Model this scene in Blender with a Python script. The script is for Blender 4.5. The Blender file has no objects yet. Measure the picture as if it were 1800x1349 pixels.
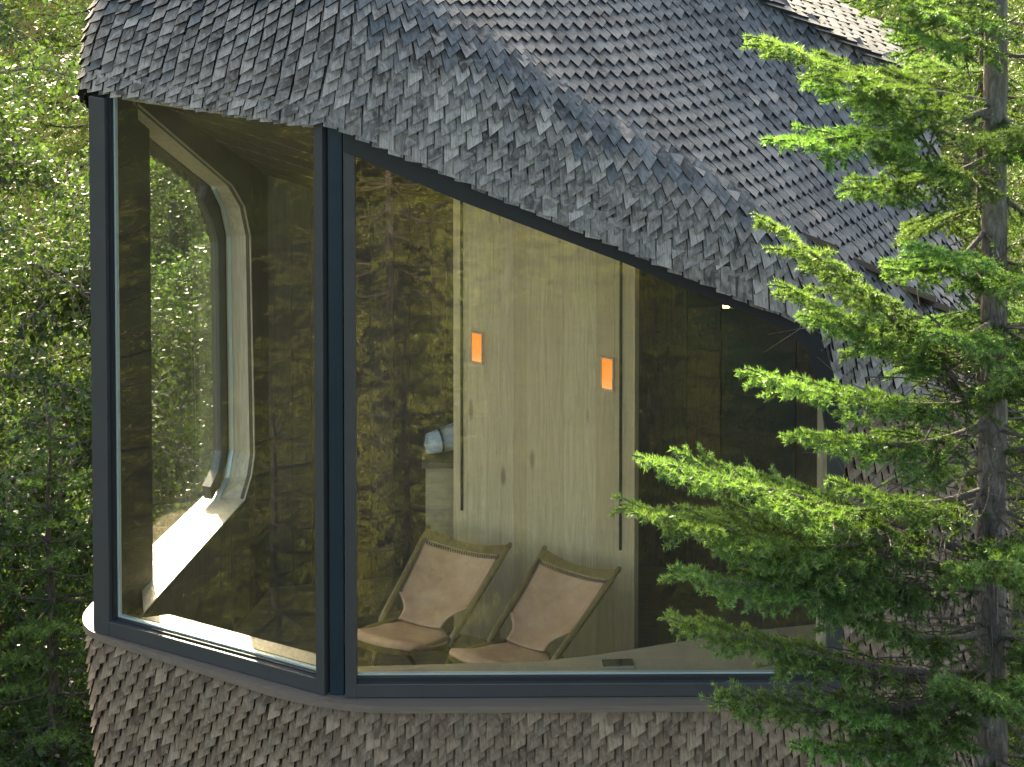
import bpy, bmesh, math, random
import numpy as np
from mathutils import Vector, Matrix

random.seed(7)
RNG = np.random.default_rng(11)
SC = bpy.context.scene
COL = SC.collection
R = math.radians

# ------------------------------------------------------------------ camera
F_PX, CY0, PITCH, CAMZ = 4145.0, -668.0, R(3.0), 12.0
cam_d = bpy.data.cameras.new('camera')
cam = bpy.data.objects.new('camera', cam_d)
COL.objects.link(cam)
cam.location = (0, 0, CAMZ)
cam.rotation_euler = (R(90) - PITCH, 0, 0)
cam_d.sensor_width = 36.0
cam_d.lens = F_PX / 1800 * 36
cam_d.shift_y = -(674.5 - CY0) / 1800
cam_d.clip_end = 900
SC.camera = cam

# ------------------------------------------------------------------ sky, sun, exposure
SUN_EL, SUN_AZ = R(25.5), R(-13)          # azimuth from +Y, negative to the left
world = bpy.data.worlds.new('World')
SC.world = world
world.use_nodes = True
wn = world.node_tree
bg = wn.nodes['Background']
sky = wn.nodes.new('ShaderNodeTexSky')
sky.sky_type = 'NISHITA'
sky.sun_disc = False
sky.sun_elevation = SUN_EL
sky.sun_rotation = SUN_AZ
sky.air_density = 0.8
sky.dust_density = 4.0
sky.ozone_density = 0.4
wn.links.new(sky.outputs[0], bg.inputs[0])
bg.inputs[1].default_value = 0.15
sun_d = bpy.data.lights.new('sun', 'SUN')
sun_d.energy = 3.4
sun_d.angle = R(0.55)
sun_d.color = (1.0, 0.93, 0.80)
sun = bpy.data.objects.new('sun', sun_d)
COL.objects.link(sun)
SDIR = Vector((math.sin(SUN_AZ) * math.cos(SUN_EL), math.cos(SUN_AZ) * math.cos(SUN_EL), math.sin(SUN_EL)))
sun.rotation_euler = (-SDIR).to_track_quat('-Z', 'Y').to_euler()
SC.view_settings.view_transform = 'Standard'
SC.view_settings.look = 'None'
SC.view_settings.gamma = 1.0
SC.view_settings.use_curve_mapping = False
SC.view_settings.exposure = 2.58
SC.view_settings.use_white_balance = True      # shade white balance, as the photograph has
SC.view_settings.white_balance_temperature = 7450
SC.view_settings.white_balance_tint = 3
SC.render.engine = 'CYCLES'
SC.cycles.max_bounces = 6
SC.cycles.diffuse_bounces = 3
SC.cycles.glossy_bounces = 2
SC.cycles.transmission_bounces = 3
SC.cycles.transparent_max_bounces = 12

# ------------------------------------------------------------------ helpers
def at(px, py, Y):
    """world point at depth Y seen at a measured picture position"""
    q = (py - CY0) / F_PX
    z = Y * math.tan(PITCH + math.atan(q))
    w = Y * math.cos(PITCH) + z * math.sin(PITCH)
    return Vector(((px - 900) / F_PX * w, Y, CAMZ - z))

def project(P):
    """picture position of points (N,3)"""
    P = np.asarray(P, float)
    d = CAMZ - P[:, 2]
    w = P[:, 1] * math.cos(PITCH) + d * math.sin(PITCH)
    v = d * math.cos(PITCH) - P[:, 1] * math.sin(PITCH)
    return np.stack([900 + F_PX * P[:, 0] / w, CY0 + F_PX * v / w], 1)

def tag(o, label=None, cat=None, group=None, kind=None):
    if label: o['label'] = label
    if cat: o['category'] = cat
    if group: o['group'] = group
    if kind: o['kind'] = kind
    return o

def link(o, parent=None):
    COL.objects.link(o)
    if parent is not None:
        o.parent = parent
    return o

def empty(name, loc=(0, 0, 0), rz=0, parent=None):
    o = bpy.data.objects.new(name, None)
    o.empty_display_size = 0.1
    o.location = loc
    o.rotation_euler = (0, 0, rz)
    return link(o, parent)

def npmesh(name, V, Fc, mats=(), smooth=False, attrs=None, midx=None):
    V = np.ascontiguousarray(V, dtype=np.float32)
    Fc = np.ascontiguousarray(Fc, dtype=np.int32)
    k = Fc.shape[1]
    me = bpy.data.meshes.new(name)
    me.vertices.add(len(V))
    me.vertices.foreach_set('co', V.ravel())
    me.loops.add(Fc.size)
    me.loops.foreach_set('vertex_index', Fc.ravel())
    me.polygons.add(len(Fc))
    me.polygons.foreach_set('loop_start', np.arange(len(Fc), dtype=np.int32) * k)
    me.polygons.foreach_set('use_smooth', np.full(len(Fc), bool(smooth), dtype=bool))
    me.update(calc_edges=True)
    for m in mats:
        me.materials.append(m)
    if midx is not None:
        me.polygons.foreach_set('material_index', np.ascontiguousarray(midx, dtype=np.int32))
    for an, av in (attrs or {}).items():
        av = np.ascontiguousarray(av, dtype=np.float32)
        if av.ndim == 1:
            a = me.attributes.new(an, 'FLOAT', 'POINT'); a.data.foreach_set('value', av)
        else:
            a = me.attributes.new(an, 'FLOAT_VECTOR', 'POINT'); a.data.foreach_set('vector', av.ravel())
    return me

def obj(name, me, parent=None, mat=None):
    o = bpy.data.objects.new(name, me)
    if mat is not None and len(me.materials) == 0:
        me.materials.append(mat)
    return link(o, parent)

def pymesh(name, V, Fc, mat, parent=None, smooth=False, bevel=0):
    me = bpy.data.meshes.new(name)
    me.from_pydata([tuple(v) for v in V], [], Fc)
    if bevel or True:
        bm = bmesh.new(); bm.from_mesh(me)
        bmesh.ops.recalc_face_normals(bm, faces=bm.faces)
        if bevel:
            bmesh.ops.bevel(bm, geom=list(bm.edges), offset=bevel, segments=2, affect='EDGES', profile=0.6)
        bm.to_mesh(me); bm.free()
    if smooth:
        for p in me.polygons: p.use_smooth = True
    else:
        for p in me.polygons: p.use_smooth = False
    me.materials.append(mat)
    return obj(name, me, parent)

BOXF = [(0, 1, 2, 3), (7, 6, 5, 4), (0, 4, 5, 1), (1, 5, 6, 2), (2, 6, 7, 3), (3, 7, 4, 0)]

def beam(name, a, b, e1, e2, mat, parent=None, bevel=0.0, c=(0, 0)):
    """box along a-b; e1,e2 full cross-section vectors, c the offset of the axis in them"""
    a, b, e1, e2 = Vector(a), Vector(b), Vector(e1), Vector(e2)
    V = []
    for p in (a, b):
        p = p + e1 * c[0] + e2 * c[1]
        V += [p - e1 / 2 - e2 / 2, p + e1 / 2 - e2 / 2, p + e1 / 2 + e2 / 2, p - e1 / 2 + e2 / 2]
    return pymesh(name, V, BOXF, mat, parent, bevel=bevel)

def prism(name, poly, depth, mat, parent=None, bevel=0.0):
    """closed planar 3D polygon extruded by a vector"""
    d = Vector(depth)
    n = len(poly)
    V = [Vector(p) for p in poly] + [Vector(p) + d for p in poly]
    Fc = [tuple(range(n)), tuple(range(2 * n - 1, n - 1, -1))]
    Fc += [(i, (i + 1) % n, n + (i + 1) % n, n + i) for i in range(n)]
    return pymesh(name, V, Fc, mat, parent, bevel=bevel)

def tube_np(pts, rad, sides=8):
    """tube along pts (N,3) with radii -> verts, quads"""
    pts = np.asarray(pts, float); N = len(pts)
    rad = np.broadcast_to(np.asarray(rad, float), (N,))
    T = np.gradient(pts, axis=0)
    T /= np.linalg.norm(T, axis=1)[:, None] + 1e-9
    ref = np.where(np.abs(T[:, 2:3]) > 0.9, np.array([[1.0, 0, 0]]), np.array([[0, 0, 1.0]]))
    A = np.cross(T, ref); A /= np.linalg.norm(A, axis=1)[:, None] + 1e-9
    B = np.cross(T, A)
    th = np.linspace(0, 2 * np.pi, sides, endpoint=False)
    ring = A[:, None, :] * np.cos(th)[None, :, None] + B[:, None, :] * np.sin(th)[None, :, None]
    V = (pts[:, None, :] + ring * rad[:, None, None]).reshape(-1, 3)
    i = np.arange(N - 1)[:, None] * sides; j = np.arange(sides)[None, :]; j2 = (j + 1) % sides
    Fq = np.stack([i + j, i + j2, i + sides + j2, i + sides + j], -1).reshape(-1, 4)
    return V, Fq

def join_np(parts):
    Vs, Fs, o = [], [], 0
    for V, Fq in parts:
        Vs.append(V); Fs.append(Fq + o); o += len(V)
    return np.concatenate(Vs), np.concatenate(Fs)

def sticks_np(S, E, r0, r1, sides=3):
    """many thin straight sticks at once"""
    S = np.asarray(S, float); E = np.asarray(E, float); N = len(S)
    T = E - S; T /= np.linalg.norm(T, axis=1)[:, None] + 1e-9
    ref = np.where(np.abs(T[:, 2:3]) > 0.9, np.array([[1.0, 0, 0]]), np.array([[0, 0, 1.0]]))
    A = np.cross(T, ref); A /= np.linalg.norm(A, axis=1)[:, None] + 1e-9
    B = np.cross(T, A)
    th = np.linspace(0, 2 * np.pi, sides, endpoint=False)
    ring = A[:, None, :] * np.cos(th)[None, :, None] + B[:, None, :] * np.sin(th)[None, :, None]
    r0 = np.broadcast_to(np.asarray(r0, float), (N,)); r1 = np.broadcast_to(np.asarray(r1, float), (N,))
    V = np.concatenate([S[:, None] + ring * r0[:, None, None], E[:, None] + ring * r1[:, None, None]], 1).reshape(-1, 3)
    b = np.arange(N)[:, None] * 2 * sides; j = np.arange(sides)[None]; j2 = (j + 1) % sides
    Fq = np.stack([b + j, b + j2, b + sides + j2, b + sides + j], -1).reshape(-1, 4)
    return V, Fq

# ------------------------------------------------------------------ materials
def newmat(name):
    m = bpy.data.materials.new(name); m.use_nodes = True
    nt = m.node_tree
    return m, nt, nt.nodes['Principled BSDF']

def N(nt, t, **kw):
    n = nt.nodes.new(t)
    for k, v in kw.items():
        setattr(n, k, v)
    return n

def mixcol(nt, fac, a, b, blend='MIX'):
    n = nt.nodes.new('ShaderNodeMix'); n.data_type = 'RGBA'; n.blend_type = blend
    for s, v in ((n.inputs[0], fac), (n.inputs[6], a), (n.inputs[7], b)):
        if hasattr(v, 'is_linked') or hasattr(v, 'links'):
            nt.links.new(v, s)
        else:
            s.default_value = v if not isinstance(v, tuple) else (v[0], v[1], v[2], 1)
    return n.outputs[2]

def ramp(nt, src, stops):
    n = nt.nodes.new('ShaderNodeValToRGB')
    el = n.color_ramp.elements
    while len(el) < len(stops): el.new(0.5)
    for e, (p, c) in zip(el, stops):
        e.position = p
        e.color = (c, c, c, 1) if not isinstance(c, tuple) else (c[0], c[1], c[2], 1)
    nt.links.new(src, n.inputs[0])
    return n.outputs[0]

def mapping(nt, src, scale, loc=None):
    n = nt.nodes.new('ShaderNodeMapping')
    n.inputs['Scale'].default_value = scale
    nt.links.new(src, n.inputs[0])
    if loc is not None: nt.links.new(loc, n.inputs['Location'])
    return n.outputs[0]

def noise(nt, vec, scale, detail=4, rough=0.55, dist=0.0):
    n = nt.nodes.new('ShaderNodeTexNoise')
    n.inputs['Scale'].default_value = scale; n.inputs['Detail'].default_value = detail
    n.inputs['Roughness'].default_value = rough; n.inputs['Distortion'].default_value = dist
    if vec is not None: nt.links.new(vec, n.inputs['Vector'])
    return n.outputs[0]

def bump(nt, h, strength, dist, bsdf):
    n = nt.nodes.new('ShaderNodeBump')
    n.inputs['Strength'].default_value = strength; n.inputs['Distance'].default_value = dist
    nt.links.new(h, n.inputs['Height']); nt.links.new(n.outputs[0], bsdf.inputs['Normal'])

def shingle_mat(name, dark, mid, light, blue):
    """weathered split-wood shingle; attributes: loc (own grain space), tone (0..1)"""
    m, nt, b = newmat(name)
    loc = N(nt, 'ShaderNodeAttribute', attribute_name='loc').outputs['Vector']
    tone = N(nt, 'ShaderNodeAttribute', attribute_name='tone').outputs['Fac']
    info = N(nt, 'ShaderNodeObjectInfo')
    add = N(nt, 'ShaderNodeMath', operation='ADD'); nt.links.new(tone, add.inputs[0]); nt.links.new(info.outputs['Random'], add.inputs[1])
    fr = N(nt, 'ShaderNodeMath', operation='FRACT'); nt.links.new(add.outputs[0], fr.inputs[0])
    sh = N(nt, 'ShaderNodeVectorMath', operation='ADD'); nt.links.new(loc, sh.inputs[0])
    cmb = N(nt, 'ShaderNodeVectorMath', operation='SCALE'); cmb.inputs[0].default_value = (37.0, 91.0, 13.0)
    nt.links.new(info.outputs['Random'], cmb.inputs['Scale']); nt.links.new(cmb.outputs[0], sh.inputs[1])
    v = sh.outputs[0]
    base = ramp(nt, fr.outputs[0], [(0.0, dark), (0.30, mid), (0.52, blue), (0.74, mid), (1.0, light)])
    grain = noise(nt, mapping(nt, v, (210, 9, 40)), 1.0, 5, 0.6, 0.6)
    base = mixcol(nt, ramp(nt, grain, [(0.35, 0.62), (0.62, 0.0)]), base, (dark[0] * .55, dark[1] * .55, dark[2] * .55))
    blot = noise(nt, mapping(nt, v, (22, 14, 14)), 1.0, 4, 0.6, 1.5)
    base = mixcol(nt, ramp(nt, blot, [(0.42, 0.0), (0.72, 0.55)]), base, (light[0] * 1.1, light[1] * 1.1, light[2] * 1.12))
    # knots here and there
    vor = N(nt, 'ShaderNodeTexVoronoi'); vor.inputs['Scale'].default_value = 1.0
    nt.links.new(mapping(nt, v, (11, 6, 4)), vor.inputs['Vector'])
    base = mixcol(nt, ramp(nt, vor.outputs['Distance'], [(0.05, 0.75), (0.14, 0.0)]), base, (dark[0] * .4, dark[1] * .36, dark[2] * .33))
    nt.links.new(base, b.inputs['Base Color'])
    b.inputs['Roughness'].default_value = 0.62
    b.inputs['Specular IOR Level'].default_value = 0.22
    bump(nt, grain, 0.55, 0.003, b)
    return m

M = {}
M['roof'] = shingle_mat('weathered_roof_shingle', (.038, .036, .036), (.092, .088, .085), (.195, .186, .176), (.090, .098, .100))
M['fascia'] = shingle_mat('weathered_fascia_shingle', (.060, .049, .041), (.175, .146, .123), (.40, .34, .288), (.170, .154, .142))
M['wall'] = shingle_mat('weathered_wall_shingle', (.080, .048, .030), (.188, .122, .076), (.32, .225, .150), (.150, .112, .074))

def plank_mat(name, c1, c2, c3, knot=0.6, rough=0.5, axis='z', grain_k=0.55):
    m, nt, b = newmat(name)
    tc = N(nt, 'ShaderNodeTexCoord').outputs['Object']
    info = N(nt, 'ShaderNodeObjectInfo')
    off = N(nt, 'ShaderNodeVectorMath', operation='SCALE'); off.inputs[0].default_value = (17, 29, 41)
    nt.links.new(info.outputs['Random'], off.inputs['Scale'])
    add = N(nt, 'ShaderNodeVectorMath', operation='ADD'); nt.links.new(tc, add.inputs[0]); nt.links.new(off.outputs[0], add.inputs[1])
    v = add.outputs[0]
    sc = {'z': (30, 30, 1.6), 'x': (1.6, 30, 30), 'y': (30, 1.6, 30)}[axis]
    g = noise(nt, mapping(nt, v, sc), 2.0, 6, 0.6, 1.2)
    base = ramp(nt, info.outputs['Random'], [(0.0, c1), (0.5, c2), (1.0, c3)])
    dk = tuple(x * grain_k for x in c1)
    base = mixcol(nt, ramp(nt, g, [(0.38, 0.6), (0.66, 0.0)]), base, dk)
    if knot:
        vor = N(nt, 'ShaderNodeTexVoronoi'); vor.inputs['Scale'].default_value = 1.0
        ks = {'z': (6, 6, 1.7), 'x': (1.7, 6, 6), 'y': (6, 1.7, 6)}[axis]
        nt.links.new(mapping(nt, v, ks), vor.inputs['Vector'])
        base = mixcol(nt, ramp(nt, vor.outputs['Distance'], [(0.05, knot), (0.11, 0.0)]), base, tuple(x * 0.2 for x in c1))
    nt.links.new(base, b.inputs['Base Color'])
    b.inputs['Roughness'].default_value = rough
    bump(nt, g, 0.25, 0.002, b)
    return m

M['panel'] = plank_mat('oiled_pine_panel', (.66, .48, .265), (.80, .62, .375), (.73, .55, .325), grain_k=.75, knot=.6)
M['reveal'] = plank_mat('pale_window_lining', (.58, .47, .33), (.66, .55, .40), (.62, .50, .36), knot=0)
M['dark_plank'] = plank_mat('smoked_wood_lining', (.060, .040, .030), (.085, .058, .044), (.11, .08, .062), knot=0.4)
M['ceiling'] = plank_mat('smoked_ceiling_board', (.085, .055, .040), (.115, .078, .058), (.10, .068, .05), knot=0.3, axis='x')
M['sill'] = plank_mat('greyed_sill_board', (.14, .105, .08), (.165, .122, .094), (.17, .128, .10), knot=0.5, axis='x', grain_k=0.75)
M['floor'] = plank_mat('oak_floor', (.20, .14, .08), (.25, .18, .11), (.22, .16, .1), knot=0, axis='x')
M['ledge'] = plank_mat('oak_ledge', (.40, .31, .20), (.46, .36, .24), (.42, .33, .22), knot=0.2, axis='x', grain_k=0.8)

def plain(name, col, rough=0.5, metal=0.0, nscale=0, amt=0.25, spec=0.5):
    m, nt, b = newmat(name)
    b.inputs['Base Color'].default_value = (*col, 1)
    if nscale:
        tc = N(nt, 'ShaderNodeTexCoord').outputs['Object']
        n = noise(nt, tc, nscale, 5, 0.6)
        c = mixcol(nt, ramp(nt, n, [(0.35, amt), (0.7, 0.0)]), col, tuple(x * 0.55 for x in col))
        nt.links.new(c, b.inputs['Base Color'])
        r = N(nt, 'ShaderNodeMapRange'); nt.links.new(n, r.inputs[0])
        r.inputs[3].default_value = rough * 0.8; r.inputs[4].default_value = min(1, rough * 1.25)
        nt.links.new(r.outputs[0], b.inputs['Roughness'])
    b.inputs['Roughness'].default_value = rough
    b.inputs['Metallic'].default_value = metal
    b.inputs['Specular IOR Level'].default_value = spec
    return m

M['frame'] = plain('anthracite_window_frame', (.043, .042, .043), 0.42, 0.0, 9, 0.2)
M['gasket'] = plain('black_rubber_gasket', (.008, .008, .009), 0.6)
M['post'] = plain('blue_black_corner_post', (.014, .030, .044), 0.36, 0.3, 6, 0.2)
M['black'] = plain('black_metal', (.012, .012, .013), 0.45)
M['spacer'] = plain('pale_glazing_spacer', (.55, .64, .63), 0.35, 0.4)
M['dark_wall'] = plain('dark_wet_room_panel', (.055, .056, .060), 0.28, 0, 3, 0.4)
M['brown_panel'] = plank_mat('brown_cabinet_wood', (.17, .085, .048), (.20, .10, .058), (.18, .09, .05), knot=0.3)
M['end_grain_shade'] = plain('shaded_end_grain', (.028, .023, .020), .85, 0, 40, .4, .1)  # shingle edges: end grain darkened further to paint in the shadow lines
M['soffit'] = plain('dark_soffit', (.06, .05, .04), 0.8, 0, 4, 0.4)
M['towel'] = plain('grey_terry_towel', (.60, .61, .63), 0.95, 0, 60, 0.5)
M['phone'] = plain('phone_glass', (.012, .012, .014), 0.08)
M['phone_rim'] = plain('phone_case', (.35, .33, .29), 0.4)
M['chair_wood'] = plank_mat('oiled_oak_rod', (.26, .17, .065), (.31, .21, .085), (.28, .19, .075), knot=0, rough=0.38, axis='y')
M['stitch'] = plain('dark_leather_lacing', (.045, .025, .015), 0.7)

def leather():
    m, nt, b = newmat('tan_saddle_leather')
    tc = N(nt, 'ShaderNodeTexCoord').outputs['Object']
    n1 = noise(nt, tc, 7, 5, 0.6, 0.4); n2 = noise(nt, tc, 160, 3, 0.6)
    c = ramp(nt, n1, [(0.3, (.50, .27, .145)), (0.5, (.61, .35, .20)), (0.72, (.70, .44, .275))])
    nt.links.new(c, b.inputs['Base Color'])
    b.inputs['Roughness'].default_value = 0.55
    bump(nt, n2, 0.25, 0.001, b)
    return m
M['leather'] = leather()

def glass(name, r0, haze):
    m = bpy.data.materials.new(name); m.use_nodes = True
    nt = m.node_tree
    nt.nodes.remove(nt.nodes['Principled BSDF'])
    out = nt.nodes['Material Output']
    tr = N(nt, 'ShaderNodeBsdfTransparent'); tr.inputs[0].default_value = (.965, .975, .955, 1)
    gl = N(nt, 'ShaderNodeBsdfGlossy'); gl.inputs['Roughness'].default_value = 0.0
    gl.inputs['Color'].default_value = (1, .98, .9, 1)
    # double glazing: reflectance by the angle to the pane, the same from either side
    geo = N(nt, 'ShaderNodeNewGeometry')
    dot = N(nt, 'ShaderNodeVectorMath', operation='DOT_PRODUCT')
    nt.links.new(geo.outputs['Normal'], dot.inputs[0]); nt.links.new(geo.outputs['Incoming'], dot.inputs[1])
    ab = N(nt, 'ShaderNodeMath', operation='ABSOLUTE'); nt.links.new(dot.outputs['Value'], ab.inputs[0])
    om = N(nt, 'ShaderNodeMath', operation='SUBTRACT'); om.inputs[0].default_value = 1.0; nt.links.new(ab.outputs[0], om.inputs[1])
    pw = N(nt, 'ShaderNodeMath', operation='POWER'); nt.links.new(om.outputs[0], pw.inputs[0]); pw.inputs[1].default_value = 5.0
    fr = N(nt, 'ShaderNodeMapRange'); nt.links.new(pw.outputs[0], fr.inputs[0]); fr.inputs[3].default_value = r0; fr.inputs[4].default_value = 1.0
    mx = N(nt, 'ShaderNodeMixShader')
    nt.links.new(fr.outputs[0], mx.inputs[0]); nt.links.new(tr.outputs[0], mx.inputs[1]); nt.links.new(gl.outputs[0], mx.inputs[2])
    tcd = N(nt, 'ShaderNodeTexCoord').outputs['Object']
    dn = ramp(nt, noise(nt, mapping(nt, tcd, (1.2, 1.2, .5)), 1.3, 6, .65, .8), [(0.3, haze * .5), (0.75, haze * 1.6)])
    df = N(nt, 'ShaderNodeBsdfDiffuse'); df.inputs[0].default_value = (.8, .78, .70, 1)  # pale haze over the pane: veil of light painted in, along with dust
    m2 = N(nt, 'ShaderNodeMixShader')
    nt.links.new(dn, m2.inputs[0]); nt.links.new(mx.outputs[0], m2.inputs[1]); nt.links.new(df.outputs[0], m2.inputs[2])
    nt.links.new(m2.outputs[0], out.inputs['Surface'])
    return m
M['glass'] = glass('window_glass', .094, .008)
M['side_glass'] = glass('left_window_glass', .058, .007)
M['clear_glass'] = glass('rear_window_glass', .03, .003)

def emit(name, col, s):
    m, nt, b = newmat(name)
    b.inputs['Base Color'].default_value = (.05, .03, .02, 1)
    b.inputs['Emission Color'].default_value = (*col, 1)
    b.inputs['Emission Strength'].default_value = s
    return m
M['lamp_glow'] = emit('amber_lamp_glow', (1.0, .24, .035), 0.27)
def _lamp():
    nt = M['lamp_glow'].node_tree; b = nt.nodes['Principled BSDF']
    g = N(nt, 'ShaderNodeTexCoord').outputs['Generated']
    sp_ = N(nt, 'ShaderNodeSeparateXYZ'); nt.links.new(g, sp_.inputs[0])
    nt.links.new(ramp(nt, sp_.outputs[2], [(0.0, (1.0, .36, .13)), (0.35, (1.0, .27, .055)), (1.0, (.92, .22, .035))]), b.inputs['Emission Color'])
_lamp()
M['spot_glow'] = emit('warm_spot_glow', (1.0, .55, .22), 4.0)

def foliage(name, dark, mid, light, trans=0.45, rough=0.5, spec=0.4):
    m, nt, b = newmat(name)
    tone = N(nt, 'ShaderNodeAttribute', attribute_name='tone').outputs['Fac']
    info = N(nt, 'ShaderNodeObjectInfo').outputs['Random']
    c = ramp(nt, tone, [(0.0, dark), (0.5, mid), (1.0, light)])
    hsv = N(nt, 'ShaderNodeHueSaturation')
    mr = N(nt, 'ShaderNodeMapRange'); nt.links.new(info, mr.inputs[0]); mr.inputs[3].default_value = 0.485; mr.inputs[4].default_value = 0.515
    mv = N(nt, 'ShaderNodeMapRange'); nt.links.new(info, mv.inputs[0]); mv.inputs[3].default_value = 0.8; mv.inputs[4].default_value = 1.15
    nt.links.new(mr.outputs[0], hsv.inputs['Hue']); nt.links.new(mv.outputs[0], hsv.inputs['Value']); nt.links.new(c, hsv.inputs['Color'])
    c = hsv.outputs[0]
    nt.links.new(c, b.inputs['Base Color'])
    b.inputs['Roughness'].default_value = rough
    b.inputs['Specular IOR Level'].default_value = spec
    tl = N(nt, 'ShaderNodeBsdfTranslucent')
    tc = mixcol(nt, 1.0, c, (1.25, 1.3, .68), 'MULTIPLY')
    nt.links.new(tc, tl.inputs[0])
    mx = N(nt, 'ShaderNodeMixShader'); mx.inputs[0].default_value = trans
    nt.links.new(b.outputs[0], mx.inputs[1]); nt.links.new(tl.outputs[0], mx.inputs[2])
    nt.links.new(mx.outputs[0], nt.nodes['Material Output'].inputs['Surface'])
    return m
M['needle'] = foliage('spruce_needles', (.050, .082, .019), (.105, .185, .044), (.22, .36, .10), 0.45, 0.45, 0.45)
M['needle_far'] = foliage('far_spruce_needles', (.040, .062, .017), (.078, .125, .030), (.13, .20, .052), 0.42, 0.5, 0.35)
M['needle_slope'] = foliage('sun_tinted_needles', (.07, .068, .014), (.15, .148, .028), (.235, .23, .048), 0.42, 0.5, 0.4)  # golden copy of the far needles, sunlight put into the colour
M['leaf'] = foliage('birch_leaves', (.022, .038, .011), (.052, .088, .024), (.108, .158, .048), 0.46, 0.38, 0.5)

def bark(name, c1, c2, sc):
    m, nt, b = newmat(name)
    tc = N(nt, 'ShaderNodeTexCoord').outputs['Object']
    n1 = noise(nt, mapping(nt, tc, (sc, sc, sc * .3)), 1.0, 6, 0.65, 0.8)
    n2 = noise(nt, tc, 2.2, 4, 0.6)
    c = ramp(nt, n1, [(0.3, tuple(x * .4 for x in c1)), (0.5, c1), (0.7, c2)])
    c = mixcol(nt, ramp(nt, n2, [(0.5, 0.0), (0.75, 0.5)]), c, (c2[0] * .8, c2[1] * .95, c2[2] * .7))
    nt.links.new(c, b.inputs['Base Color']); b.inputs['Roughness'].default_value = 0.9
    bump(nt, n1, 1.0, 0.03, b)
    return m
M['bark'] = bark('spruce_bark', (.125, .098, .080), (.27, .23, .20), 48)
M['twig'] = bark('grey_twig_bark', (.15, .12, .095), (.26, .22, .18), 120)
M['far_bark'] = bark('far_spruce_bark', (.05, .037, .028), (.10, .08, .062), 40)
M['birch_bark'] = bark('birch_bark', (.16, .13, .11), (.36, .32, .28), 25)

def ground_mat():
    m, nt, b = newmat('forest_floor')
    tc = N(nt, 'ShaderNodeTexCoord').outputs['Object']
    n1 = noise(nt, tc, 0.8, 6, 0.6); n2 = noise(nt, tc, 9, 6, 0.7)
    c = ramp(nt, n1, [(0.35, (.03, .024, .014)), (0.55, (.032, .042, .012)), (0.7, (.05, .06, .02))])
    c = mixcol(nt, ramp(nt, n2, [(0.4, 0.7), (0.62, 0.0)]), c, (.02, .016, .01))
    nt.links.new(c, b.inputs['Base Color']); b.inputs['Roughness'].default_value = 0.95; b.inputs['Specular IOR Level'].default_value = 0.0
    bump(nt, n2, 0.8, 0.08, b)
    return m
M['ground'] = ground_mat()

# ------------------------------------------------------------------ ground (a wooded hillside)
def ground_z(x, y):
    x = np.asarray(x, float); y = np.asarray(y, float)
    up = np.clip(10 - y, 0, 60); dn = np.clip(y - 10, 0, 400)
    g = 1.2 + 0.10 * up - 0.16 * dn * np.exp(-dn / 160)
    return g + 0.25 * np.sin(x * .7 + y * .31) + 0.15 * np.sin(x * 1.9 - y * 1.3)

gx = np.concatenate([np.linspace(-420, -32, 20), np.linspace(-30, 30, 81), np.linspace(32, 420, 20)])
gy = np.concatenate([np.linspace(-420, -22, 20), np.linspace(-20, 40, 81), np.linspace(42, 560, 24)])
GX, GY = np.meshgrid(gx, gy)
GV = np.stack([GX, GY, ground_z(GX, GY)], -1).reshape(-1, 3)
nx, ny = len(gx), len(gy)
ii = (np.arange(ny - 1)[:, None] * nx + np.arange(nx - 1)[None]).ravel()
GF = np.stack([ii, ii + 1, ii + nx + 1, ii + nx], 1)
tag(obj('ground', npmesh('ground', GV, GF, [M['ground']], True)), kind='structure')

# ------------------------------------------------------------------ cabin: key points
ZC = CAMZ
L3 = at(185, 1108, 11.0); C3 = at(590, 1226, 10.4); R3 = at(1468, 1222, 10.42)
Lp, Cp, Rp = Vector((L3.x, L3.y)), Vector((C3.x, C3.y)), Vector((R3.x, R3.y))
dLC = (Cp - Lp).normalized()
nLC = Vector((dLC.y, -dLC.x))              # outward (towards the camera side)
dCR = (Rp - Cp).normalized()
nCR = Vector((dCR.y, -dCR.x))
dB = Vector((math.cos(R(75)), math.sin(R(75))))   # rear wall runs back from the nose
nB_in = Vector((dB.y, -dB.x))              # into the room
Z_SILL = ZC - 5.41                         # top of outside sill
Z_LEDGE = ZC - 5.345                       # inside ledge
Z_FLOOR = ZC - 6.0
Z_BOT = ZC - 6.85

def v3(p, z): return Vector((p[0], p[1], z))

def round_poly(P, rad, seg=10):
    out = []
    n = len(P)
    for i in range(n):
        a, b, c = Vector(P[i - 1]), Vector(P[i]), Vector(P[(i + 1) % n])
        d1 = (a - b).normalized(); d2 = (c - b).normalized()
        r = min(rad[i], (a - b).length * .45, (c - b).length * .45)
        p, q = b + d1 * r, b + d2 * r
        for k in range(seg + 1):
            t = k / seg
            out.append((1 - t) ** 2 * p + 2 * t * (1 - t) * b + t * t * q)
    return out

OUT = 0.085
nose = at(146, 110, 11.02)
poly = [
    Vector((-1.50, 12.95)),
    Vector((nose.x - .06, 11.06)),
    Cp + (nLC + nCR).normalized() * (OUT / 0.97),
    Vector((at(1440, 600, 10.34).x, 10.34)),
    Vector((2.42, 10.95)),
    Vector((2.40, 12.6)),
    Vector((1.4, 13.45)),
    Vector((-.8, 13.45)),
]
rp = round_poly(poly, [.4, .20, .34, .45, .5, .5, .5, .4], 14)
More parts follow.
